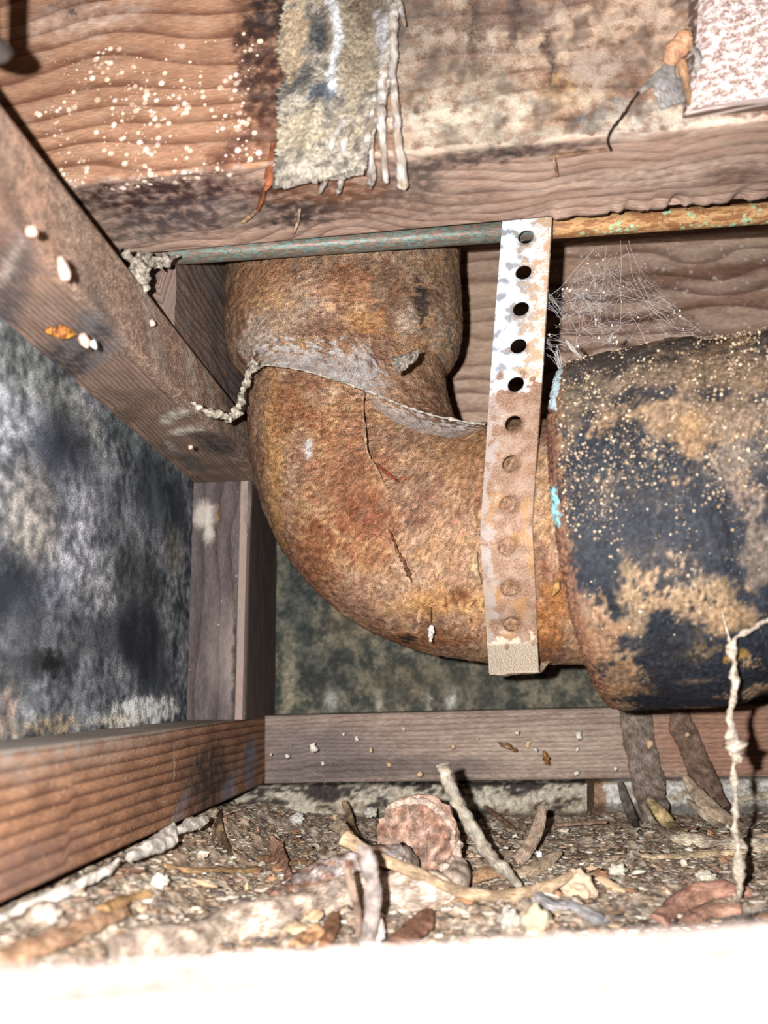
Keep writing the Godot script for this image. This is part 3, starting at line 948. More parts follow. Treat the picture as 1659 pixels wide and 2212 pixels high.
	for e in [[440, 1110, 22, 30, c8(206, 194, 176), 0.8], [450, 1150, 12, 26, c8(200, 188, 168), 0.8], [470, 1110, 5, 20, c8(150, 104, 62), 0.8], [425, 1110, 14, 14, c8(170, 156, 140), 0.7], [540, 1100, 8, 40, c8(156, 140, 124), 0.6], [500, 1420, 8, 120, c8(170, 150, 138), 0.6], [470, 1400, 20, 100, c8(140, 122, 112), 0.5]]:
		stb.append(blob(us.call(e[0], e[1]), e[3] * 0.25, e[2] * 0.25, e[4], e[5]))
	var stm := paint(520, 500, Vector2(130, 125), stb, 1.5, func(u: float, v: float, m: Color) -> Color:
		var c := gs.at(u, v)
		var top := c.a
		if v > 33.0:
			c = c.lerp(c8(74, 60, 52), 0.55)
			if v > 36.0 and v < 39.0: c = c.lerp(c8(130, 108, 88), 0.5)
		elif v > 29.0: c = c.lerp(c8(168, 142, 122), 0.55)
		c = stain(c, m, 0.4)
		return Color(c.r, c.g, c.b, top), 0.03, 0.85, 1.2, dotted(120, Vector2(0, 0), Vector2(130, 120), 0.15, 0.6, c8(206, 196, 186), 0.7))
	tag(obj("corner_stud", timber(quad4(Vector3(-0.134, y0, -0.438), Vector3(-0.0992, y0, -0.438), Vector3(-0.1022, y0, -0.53), Vector3(-0.134, y0, -0.53)),
		quad4(Vector3(-0.134, y1, -0.438), Vector3(-0.1006, y1, -0.438), Vector3(-0.1026, y1, -0.53), Vector3(-0.134, y1, -0.53)), 70, 0.0025, 0.0016, 0.0007, Vector2(130, 125)), stm), "grey brown upright stud in the back left corner on the bottom plates", "stud")

	# --- left bottom plate: ledge, then face
	var z0 := -0.09
	var gl := grain(c8(164, 114, 80), c8(96, 60, 42), 3.7, 0.16, 1.0)
	gl.stretch = 0.008
	var ledge := 32.0
	var uvp := func(px: float, py: float) -> Vector2:
		var p := onx(px, py, XPLATE)
		return Vector2((z0 - p.z) * 1000.0, ledge + (YPLATE - p.y) * 1000.0)
	var pb := marks([[450, 1680, 110, 70, c8(74, 56, 48), 0.75], [540, 1640, 50, 60, c8(122, 122, 136), 0.8], [490, 1720, 70, 40, c8(134, 132, 146), 0.75, -25], [380, 1760, 70, 20, c8(150, 140, 144), 0.6, -25], [60, 1900, 90, 50, c8(128, 94, 80), 0.5], [375, 1650, 6, 30, c8(206, 170, 130), 0.7]], uvp, Vector2(0.3, 0.2))
	pb.append_array([blob(Vector2(140, 8), 160, 26, c8(150, 140, 130), 0.85)])
	var pm := paint(1700, 360, Vector2(415, 76), pb, 1.6, func(u: float, v: float, m: Color) -> Color:
		var b := nb.get_noise_2d(u * 0.1, v * 0.1)
		var f := nc.get_noise_2d(u * 1.2, v * 1.2)
		var c := gl.at(u, v)
		var top := c.a
		if v < ledge:
			c = c.lerp(c8(150, 140, 128), 0.8)
			c = Color(c.r * (1 + f * 0.5), c.g * (1 + f * 0.5), c.b * (1 + f * 0.5))
			top = 0.5 + f * 0.4
		c = stain(c, Color(m.r, m.g, m.b, clampf(m.a * (1.0 + b * 0.8), 0, 1)), 0.4)
		return Color(c.r, c.g, c.b, top), 0.04, 0.8, 1.0, dotted(420, Vector2(60, 32), Vector2(410, 72), 0.12, 0.5, c8(216, 198, 174), 0.75))
	var zc := -0.5005
	tag(obj("bottom_plate", timber(quad4(Vector3(XPLATE - 0.032, YPLATE + 0.0015, z0), Vector3(XPLATE, YPLATE + 0.0015, z0), Vector3(XPLATE, 0.008, z0), Vector3(XPLATE - 0.032, 0.008, z0)),
		quad4(Vector3(XPLATE - 0.032, YPLATE, zc), Vector3(XPLATE, YPLATE, zc), Vector3(XPLATE, 0.0008, zc), Vector3(XPLATE - 0.032, 0.0008, zc)), 200, 0.002, 0.0014, 0.0007, Vector2(415, 76)), pm), "reddish striped bottom plate along the left wall, low on the left", "plank")

	# --- back bottom plate
	var gp := grain(c8(148, 126, 110), c8(108, 86, 72), 2.6, 0.6, 0.75)
	gp.stretch = 0.006
	var uvq := func(px: float, py: float) -> Vector2:
		var p := onz(px, py, -0.5)
		return Vector2((p.x + 0.14) * 1000.0, (YPLATE + 0.0005 - p.y) * 1000.0)
	var qb := marks([[680, 1640, 130, 60, c8(96, 84, 80), 0.7], [600, 1580, 40, 60, c8(110, 96, 88), 0.5], [1200, 1620, 200, 40, c8(164, 142, 122), 0.55], [1580, 1600, 160, 70, c8(152, 100, 74), 0.65], [850, 1660, 200, 18, c8(86, 74, 70), 0.6]], uvq, Vector2(0.31, 0.31))
	var qm := paint(1500, 180, Vector2(450, 54), qb, 1.5, func(u: float, v: float, m: Color) -> Color:
		var c := gp.at(u, v)
		var top := c.a
		c = stain(c, m, 0.75)
		return Color(c.r, c.g, c.b, top), 0.03, 0.85, 1.12)
	tag(obj("bottom_plate", timber(quad4(Vector3(-0.14, YPLATE, -0.5), Vector3(-0.14, 0.0008, -0.5), Vector3(-0.14, 0.0008, -0.53), Vector3(-0.14, YPLATE, -0.53)),
		quad4(Vector3(0.31, YPLATE + 0.002, -0.5), Vector3(0.31, 0.0006, -0.5), Vector3(0.31, 0.0006, -0.53), Vector3(0.31, YPLATE + 0.002, -0.53)), 160, 0.002, 0.0014, 0.0006, Vector2(450, 54)), qm), "greyish brown bottom plate lying along the foot of the back wall", "plank")

	# --- pale board at the top right corner
	var gt := grain(c8(232, 210, 196), c8(160, 120, 98), 6.0, 1.2, 0.7)
	var tm := paint(400, 400, Vector2(110, 110), [], 0.0, func(u: float, v: float, _m: Color) -> Color:
		var c := gt.at(u, v)
		var b := nb.get_noise_2d(u * 0.35, v * 0.2)
		var f := nc.get_noise_2d(u * 1.1, v * 0.9)
		if v < 12.0:
			var d := c8(92, 70, 60).lerp(c8(190, 170, 156), clampf(b * 1.6, 0, 1))
			d.a = 0.5 + f * 0.3
			return d
		c = c8(138, 104, 88).lerp(c8(232, 216, 210), smoothstep(-0.42, 0.28, b * 0.7 + f * 0.8))
		c.a = 0.5 + f * 0.4
		return c, 0.04, 0.85, 1.0)
	var a0 := at(1540, -60, 0.262); var a1 := at(1506, 232, 0.256)
	var bk := Vector3(-0.0085, 0, -0.014)
	var rt := Vector3(0.09, 0, 0.012)
	tag(obj("pale_board", timber(quad4(a0 + bk, a0, a0 + rt, a0 + rt + bk), quad4(a1 + bk, a1, a1 + rt, a1 + rt + bk), 60, 0.002, 0.002, 0.0014, Vector2(110, 110)), tm), "pale mould-whitened board end standing in the top right corner", "board")

	# --- ledge right under the lens
	var ge := grain(c8(168, 148, 138), c8(120, 98, 88), 6.0, 1.2, 0.8)
	var em := paint(500, 300, Vector2(220, 120), [], 0.0, func(u: float, v: float, _m: Color) -> Color:
		var c := ge.at(u, v)
		var f := nb.get_noise_2d(u * 0.3, v * 0.5)
		var k2 := 1.0 + f * 0.35
		return Color(c.r * k2, c.g * k2, c.b * k2, c.a), 0.05, 0.85, 1.08)
	var l0 := at(-1000, 2146, 0.108); var l1 := at(2900, 1918, 0.108)
	var mid := at(830, 2064, 0.108)
	var fwd := Vector3(0, 0, 0.075)
	var dn := Vector3(0, -0.036, 0)
	tag(obj("foreground_plank", timber(quad4(l0 + fwd, l0, l0 + dn, l0 + dn + fwd), quad4(l1 + fwd, l1, l1 + dn, l1 + dn + fwd), 220, 0.002, 0.0014, 0.0016, Vector2(220, 120)), em), "glaring out-of-focus pale plank across the bottom, closest to the viewer", "plank")
	# --- mortar below the plates
	build_mortar()

func build_mortar():
	var mk := func(called: String, p: Array, q: Array, label: String, tintc: Callable):
		var rows := []
		var tints := []
		var n := 110
		for i in n + 1:
			var t := float(i) / n
			var row := PackedVector3Array()
			var tr := []
			for e in 24:
				var s := float(e) / 23.0
				var a: Vector3 = (p[0] as Vector3).lerp(q[0], t)
				var b: Vector3 = (p[1] as Vector3).lerp(q[1], t)
				var c: Vector3 = (p[2] as Vector3).lerp(q[2], t)
				var d: Vector3 = (p[3] as Vector3).lerp(q[3], t)
				var w: Vector3
				if s < 0.3: w = a.lerp(b, s / 0.3)
				elif s < 0.8: w = b.lerp(c, (s - 0.3) / 0.5)
				else: w = c.lerp(d, (s - 0.8) / 0.2)
				w += Vector3(0, 0.4, 1).normalized() * (0.0016 * nb.get_noise_3d(w.x * 130, w.y * 130, w.z * 130) + 0.0005 * nc.get_noise_3d(w.x * 700, w.y * 700, w.z * 700))
				row.append(w)
				tr.append(tintc.call(w))
			rows.append(row)
			tints.append(tr)
		var o := obj(called, loft(rows, true, true, PackedFloat32Array(), PackedFloat32Array(), tints), mats["crumb"])
		tag(o, label, "mortar", "")
	var yb := -0.03
	mk.call("mortar_bed", [Vector3(-0.13, 0.0005, -0.53), Vector3(-0.13, 0.0, -0.497), Vector3(-0.13, -0.015, -0.486), Vector3(-0.13, yb, -0.53)], [onz(1268, 1692, -0.497) * Vector3(1, 0, 0) + Vector3(0, 0.0005, -0.53), onz(1268, 1692, -0.497), onz(1268, 1756, -0.49), onz(1268, 1756, -0.497) * Vector3(1, 0, 0) + Vector3(0, yb, -0.53)],
		"long cream mortar bed under the back plate, left of the dark crack", func(w: Vector3) -> Color:
			var a := na.get_noise_3d(w.x * 30, w.y * 90, w.z * 90)
			var b := nb.get_noise_3d(w.x * 160, w.y * 220, w.z * 220)
			var c := c8(232, 222, 200).lerp(c8(160, 140, 116), clampf(0.25 + a * 1.4 + b, 0, 1))
			return c.lerp(c8(72, 66, 66), clampf(smoothstep(0.05, 0.35, a + b * 0.6 + (w.y + 0.006) * 40.0), 0, 0.85)))
	mk.call("mortar_bed", [onz(1284, 1692, -0.497) * Vector3(1, 0, 0) + Vector3(0, 0.0005, -0.53), onz(1284, 1690, -0.497), onz(1284, 1738, -0.494), onz(1284, 1738, -0.497) * Vector3(1, 0, 0) + Vector3(0, yb, -0.53)], [Vector3(0.3, 0.0005, -0.53), Vector3(0.3, 0.0003, -0.497), Vector3(0.3, -0.016, -0.494), Vector3(0.3, yb, -0.53)],
		"smooth white mortar bed under the back plate, right of the dark crack", func(w: Vector3) -> Color:
			var a := na.get_noise_3d(w.x * 40, w.y * 200, 3.0)
			var c := c8(250, 246, 238).lerp(c8(206, 190, 166), clampf(a * 2.0, 0, 1))
			if w.x < onz(1305, 1700, -0.497).x: c = c.lerp(c8(150, 96, 60), 0.6)
			return c)
	# rough white mortar squeezed out under the left plate
	var list := [
		[[[-60, 2010, 0.196], [60, 1962, 0.209], [130, 1930, 0.218], [205, 1893, 0.230]], [0.0024, 0.0028, 0.0026, 0.0014], "rough white mortar bead under the left plate, nearest piece at the left edge"],
		[[[208, 1893, 0.231], [230, 1878, 0.235], [252, 1866, 0.240]], [0.001, 0.002, 0.001], "tiny white mortar crumb under the left plate between the two longer beads"],
		[[[278, 1852, 0.246], [320, 1828, 0.258], [362, 1806, 0.272], [375, 1786, 0.279]], [0.0014, 0.0030, 0.0036, 0.0014], "cream mortar lump under the left plate, above the curled strip of bark"],
		[[[380, 1793, 0.281], [420, 1776, 0.296], [446, 1769, 0.306]], [0.0012, 0.0030, 0.0012], "small grey mortar lump farthest along the left plate"]]
	for e in list:
		var o := obj("mortar_bead", strip(pts(e[0]), (e[1] as Array).map(func(w): return w * 1.6), 0.0026, Vector3(0.5, 1, 0.35), 50, 0.35, 0.4, tone(c8(226, 216, 204), 0.12, 300.0)), mats["crumb"])
		tag(o, e[2], "mortar", "")

# ---------------------------------------------------------------------------------------------
var pipe_n := Vector3(-0.3651, 0, 0.931)     # from the bend's plane towards the viewer
var pipe_a := Vector3(0.931, 0, 0.3651)      # along the level run, towards the right and the viewer
var pipe_p := Vector3(-0.0396, 0.2071, -0.3741)

func on_pipe(px: float, py: float, lift := 0.0) -> Vector3:   # point of the pipe's middle plane (lifted towards the viewer)
	return onplane(px, py, pipe_p + pipe_n * lift, pipe_n)

func rust_colour(p: Vector3, marks3: Array, base: Color, dark: Color, warm: Color, sharp := 0.4) -> Color:
	var a := na.get_noise_3d(p.x * 28.0, p.y * 28.0, p.z * 28.0)
	var b := nb.get_noise_3d(p.x * 110.0, p.y * 110.0, p.z * 110.0)
	var c := nc.get_noise_3d(p.x * 420.0, p.y * 420.0, p.z * 420.0)
	var col := base.lerp(dark, clampf(smoothstep(-0.05, 0.4, a + b * 0.7) * 0.8, 0, 1))
	col = col.lerp(warm, clampf(smoothstep(0.05, 0.4, -a * 0.7 + b * 0.8) * 0.8, 0, 1))
	for m in marks3:
		var q: Vector3 = p - m[0]
		var d: float = Vector3(q.x / m[1], q.y / m[2], q.z / 0.09).length() + b * 0.85 + c * 0.35
		var s: float = m[4] * (1.0 - smoothstep(0.95 - sharp, 0.95 + sharp, d))
		if s > 0.0: col = col.lerp(m[3], s)
	var k := 1.0 + c * 0.45
	return Color(clampf(col.r * k, 0, 1), clampf(col.g * k, 0, 1), clampf(col.b * k, 0, 1))

func marks3(list: Array, lift: float) -> Array:   # [px, py, rx px, ry px, colour, strength]
	var out := []
	for e in list:
		var p := on_pipe(e[0], e[1], lift)
		var s := depth_of(p) / FPX
		out.append([p, e[2] * s, e[3] * s, e[4], e[5]])
	return out

func build_drain():
	var drain := thing("cast_iron_drain", pipe_p, "rusty cast iron drain bend running from the upright hub into a tarred coupling", "drain pipe")
	var tan_ := c8(176, 144, 116); var brown := c8(134, 100, 78); var ochre := c8(186, 148, 106)
	# --- bend
	var sec := [[1420, 1166, 263], [1300, 1167, 263], [1195, 1168, 263], [1125, 1169, 260], [1055, 1170, 256], [957, 1158, 249], [875, 1122, 243], [812, 1066, 234], [775, 993, 226], [757, 915, 219], [749, 835, 213], [748, 760, 212]]
	var cen := PackedVector3Array()
	var rad := []
	for e in sec:
		var p := on_pipe(e[0], e[1])
		cen.append(p)
		rad.append(e[2] * depth_of(p) / FPX)
	var bend_marks := marks3([
		[590, 1000, 22, 260, c8(196, 150, 92), 0.6], [640, 880, 60, 60, c8(150, 96, 60), 0.6], [700, 850, 60, 40, c8(164, 124, 88), 0.5], [760, 1010, 110, 160, c8(150, 94, 60), 0.45], [980, 960, 90, 50, c8(168, 132, 96), 0.7], [1020, 1020, 60, 90, c8(158, 116, 78), 0.5],
		[900, 1250, 60, 60, c8(196, 164, 132), 0.55], [960, 1180, 40, 110, c8(184, 144, 110), 0.5], [930, 1300, 80, 30, c8(206, 154, 92), 0.6], [1020, 1300, 50, 24, c8(206, 160, 104), 0.6], [790, 1290, 90, 40, c8(196, 158, 128), 0.4], [840, 1380, 200, 24, c8(136, 88, 54), 0.6],
		[670, 1200, 60, 90, c8(138, 78, 48), 0.5], [800, 1150, 70, 80, c8(150, 88, 56), 0.4], [990, 1290, 30, 20, c8(104, 60, 40), 0.6], [1190, 1330, 40, 100, c8(176, 112, 56), 0.6], [840, 940, 60, 40, c8(150, 128, 108), 0.4], [870, 1050, 40, 50, c8(176, 150, 122), 0.45], [670, 970, 9, 24, c8(232, 226, 220), 0.9], [700, 860, 40, 26, c8(200, 176, 150), 0.4], [880, 1370, 18, 8, c8(50, 44, 40), 0.8]], 0.045)
	var n := 230
	var sides := 200
	var path := smooth_path(cen, n)
	var rows := []; var tints := []
	for i in n + 1:
		var d := (path[mini(i + 1, n)] - path[maxi(i - 1, 0)]).normalized()
		var up := pipe_n.cross(d).normalized()
		var r := pick(rad, float(i) / n)
		var row := PackedVector3Array(); var tr := []
		for j in sides:
			var w := TAU * j / sides
			var o := up * cos(w) + pipe_n * sin(w)
			var p := path[i] + o * r
			p += o * (0.0006 * na.get_noise_3d(p.x * 60, p.y * 60, p.z * 60) + 0.00055 * nb.get_noise_3d(p.x * 300, p.y * 300, p.z * 300))
			row.append(p)
			tr.append(rust_colour(p, bend_marks, tan_, brown, ochre, 0.3))
		rows.append(row); tints.append(tr)
	obj("bend", loft(rows, true, false, PackedFloat32Array(), PackedFloat32Array(), tints), mats["rust"], drain)
	# --- upright hub: lathed about a vertical axis, open below
	var hub_marks := marks3([
		[905, 580, 20, 60, c8(60, 54, 50), 0.85], [880, 640, 30, 60, c8(196, 180, 158), 0.6], [960, 600, 40, 60, c8(184, 164, 140), 0.6], [930, 700, 40, 60, c8(206, 190, 172), 0.7], [990, 640, 14, 90, c8(150, 140, 126), 0.7], [900, 660, 30, 26, c8(150, 104, 66), 0.6],
		[690, 640, 30, 40, c8(196, 172, 152), 0.6], [600, 700, 120, 40, c8(172, 152, 132), 0.55], [540, 720, 40, 40, c8(196, 182, 164), 0.6], [830, 770, 40, 50, c8(92, 70, 50), 0.7], [820, 740, 26, 40, c8(64, 56, 48), 0.6], [900, 760, 50, 40, c8(110, 80, 54), 0.6], [970, 770, 30, 40, c8(170, 140, 112), 0.5],
		[560, 600, 90, 60, c8(172, 122, 82), 0.5], [760, 600, 90, 50, c8(150, 98, 62), 0.5], [820, 580, 20, 40, c8(120, 104, 88), 0.6], [700, 700, 60, 40, c8(120, 84, 64), 0.5], [790, 680, 60, 50, c8(190, 134, 74), 0.5], [500, 790, 20, 40, c8(150, 104, 64), 0.6]], 0.055)
	var ylip := on_pipe(490, 787).y
	var prof := [[0.0440, -0.0205], [0.0470, -0.0195], [0.0500, -0.0172], [0.0530, -0.0138], [0.0555, -0.0092], [0.0570, -0.0045], [0.0578, 0.001], [0.0580, 0.008], [0.0577, 0.02], [0.0578, 0.035], [0.0582, 0.048], [0.0588, 0.062], [0.0594, 0.08], [0.0598, 0.12]]
	rows = []; tints = []
	var pp := PackedVector3Array()
	for e in prof: pp.append(Vector3(e[0], e[1], 0))
	pp = smooth_path(pp, 120)
	for i in pp.size():
		var row := PackedVector3Array(); var tr := []
		for j in 220:
			var w := TAU * j / 220.0
			var o := Vector3(cos(w), 0, sin(w))
			var p := Vector3(pipe_p.x, ylip + pp[i].y, pipe_p.z) + o * pp[i].x
			p += o * (0.0007 * na.get_noise_3d(p.x * 50, p.y * 50, p.z * 50) + 0.0006 * nb.get_noise_3d(p.x * 260, p.y * 260, p.z * 260))
			row.append(p)
			tr.append(rust_colour(p, hub_marks, c8(172, 144, 118), c8(128, 100, 80), c8(190, 154, 112), 0.25))
		rows.append(row); tints.append(tr)
	obj("upright_hub", loft(rows, true, false, PackedFloat32Array(), PackedFloat32Array(), tints), mats["rust"], drain)
	# --- coupling at the right: rim, barrel, collar
	var c0 := on_pipe(1283, 1153)
	var dirc := (on_pipe(1659, 1103) - c0).normalized()
	var cm := marks3([
		[1230, 880, 40, 90, c8(150, 124, 98), 0.75], [1300, 830, 60, 60, c8(128, 112, 94), 0.7], [1420, 800, 120, 40, c8(166, 138, 110), 0.8], [1580, 780, 100, 70, c8(160, 130, 102), 0.85], [1480, 900, 100, 60, c8(176, 142, 110), 0.7], [1600, 900, 70, 80, c8(150, 126, 104), 0.7],
		[1490, 960, 40, 60, c8(206, 156, 104), 0.7], [1560, 1010, 60, 60, c8(176, 150, 126), 0.7], [1600, 1080, 40, 60, c8(180, 146, 120), 0.6], [1630, 1000, 30, 50, c8(104, 92, 84), 0.5], [1350, 1250, 24, 80, c8(196, 156, 110), 0.75], [1380, 1330, 34, 80, c8(196, 158, 116), 0.75], [1360, 1200, 50, 16, c8(190, 150, 110), 0.6],
		[1270, 1330, 50, 50, c8(196, 150, 112), 0.8], [1310, 1390, 60, 50, c8(190, 138, 98), 0.75], [1380, 1470, 60, 36, c8(190, 140, 96), 0.7], [1350, 1500, 40, 20, c8(176, 126, 82), 0.7], [1500, 1270, 50, 34, c8(190, 154, 114), 0.8], [1570, 1290, 60, 50, c8(186, 150, 108), 0.8], [1600, 1340, 60, 30, c8(190, 148, 104), 0.7], [1510, 1320, 30, 20, c8(176, 140, 108), 0.6],
		[1540, 1400, 40, 24, c8(176, 140, 92), 0.6], [1640, 1410, 26, 16, c8(220, 160, 76), 0.85], [1440, 1490, 40, 14, c8(176, 128, 84), 0.7], [1560, 1470, 60, 8, c8(150, 116, 80), 0.5], [1640, 1200, 40, 90, c8(170, 140, 112), 0.6], [1430, 1140, 130, 120, c8(42, 45, 52), 0.85], [1280, 1120, 60, 140, c8(42, 45, 52), 0.8], [1480, 1420, 60, 80, c8(38, 38, 42), 0.7], [1345, 1000, 10, 120, c8(50, 46, 44), 0.7]], 0.062)
	for e in cm: e[3] = (e[3] as Color).lerp(Color(0.45, 0.43, 0.42), 0.22) * Color(0.92, 0.92, 0.92, 1)
	var cprof := [[0.0500, 0.004], [0.0515, 0.0], [0.0560, -0.0012], [0.0640, -0.0012], [0.0678, 0.0], [0.0696, 0.0025], [0.0702, 0.007], [0.0702, 0.02], [0.0702, 0.036], [0.0700, 0.042], [0.0688, 0.048], [0.0664, 0.054], [0.0654, 0.062], [0.0656, 0.075], [0.0664, 0.10], [0.0668, 0.17]]
	pp = PackedVector3Array()
	for e in cprof: pp.append(Vector3(e[0], e[1], 0))
	pp = smooth_path(pp, 240)
	rows = []; tints = []
	var cup := (Vector3.UP - dirc * dirc.y).normalized()
	var cout := dirc.cross(cup).normalized()
	for i in pp.size():
		var row := PackedVector3Array(); var tr := []
		var s := pp[i].y
		for j in 400:
			var w := TAU * j / 400.0
			var o := cup * cos(w) + cout * sin(w)
			var p := c0 + dirc * s + o * pp[i].x
			var flake := 0.0005 * clampf(nc.get_noise_3d(p.x * 420, p.y * 420, p.z * 420) * 2.4, -1, 1) * (1.0 - smoothstep(0.0, 0.012, s))
			p += o * (0.0006 * na.get_noise_3d(p.x * 50, p.y * 50, p.z * 50) + 0.00035 * nb.get_noise_3d(p.x * 300, p.y * 300, p.z * 300)) + dirc * flake * 1.5
			# a casting seam runs across the barrel
			p -= o * 0.0006 * exp(-pow((s - 0.022) / 0.0012, 2.0)) * smoothstep(-0.2, 0.6, cos(w))
			row.append(p)
			var a := na.get_noise_3d(p.x * 34.0, p.y * 34.0, p.z * 34.0)
			var f := nc.get_noise_3d(p.x * 480.0, p.y * 480.0, p.z * 480.0)
			var base := c8(46, 48, 54).lerp(c8(150, 122, 96), smoothstep(0.16, 0.32, a + f * 0.35))
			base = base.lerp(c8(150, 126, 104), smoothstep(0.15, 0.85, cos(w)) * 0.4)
			var col := rust_colour(p, cm, base, base * 0.85, base * 1.08, 0.16)
			if s < 0.006:
				col = col.lerp(c8(160, 116, 84).lerp(c8(96, 62, 54), clampf(0.5 + f * 1.5, 0, 1)), 0.85 * (1.0 - smoothstep(0.002, 0.006, s + f * 0.004)))
				var fleck := at(1197, 1098, depth_of(p))
				if p.distance_to(fleck) < 0.007 and f + 0.25 > 0.0 and s < 0.002: col = c8(140, 200, 206)
				if p.distance_to(at(1207, 830, depth_of(p))) < 0.009 and s < 0.003: col = c8(196, 216, 220)
			tr.append(col)
		rows.append(row); tints.append(tr)
	obj("coupling", loft(rows, true, false, PackedFloat32Array(), PackedFloat32Array(), tints), mats["tar"], drain)
	# cream grains stuck to the tar
	var grains := MultiMesh.new()
	grains.transform_format = MultiMesh.TRANSFORM_3D
	grains.use_colors = true
	grains.mesh = lump(9.0, 0.3, 4, 7)
	var many := 6000
	grains.instance_count = many
	for i in many:
		var s := rng.randf_range(0.003, 0.1)
		var w := 1.25 + (rng.randf() - rng.randf()) * 1.15
		if na.get_noise_2d(s * 60.0, w * 2.0) < -0.12: w = rng.randf_range(0.8, 1.7)
		var o := cup * cos(w) + cout * sin(w)
		var r := pick([0.0702, 0.0702, 0.0700, 0.0668, 0.0666, 0.0668], clampf(s / 0.1, 0, 1))
		var size := 0.00025 + 0.0009 * pow(rng.randf(), 5.0)
		grains.set_instance_transform(i, Transform3D(Basis.from_euler(Vector3(rng.randf() * 6, rng.randf() * 6, 0)).scaled(Vector3.ONE * size), c0 + dirc * s + o * (r + size * 0.15) - pipe_p))
		grains.set_instance_color(i, c8(214, 194, 164).lerp(c8(150, 120, 92), rng.randf()) * rng.randf_range(0.7, 1.05))
	var gm := StandardMaterial3D.new()
	gm.vertex_color_use_as_albedo = true
	gm.vertex_color_is_srgb = true
	gm.roughness = 0.85
	var gi := MultiMeshInstance3D.new()
	gi.name = "stuck_grains"
	gi.multimesh = grains
	gi.material_override = gm
	drain.add_child(gi, true)
	tag(gi, "", "", "", "stuff")

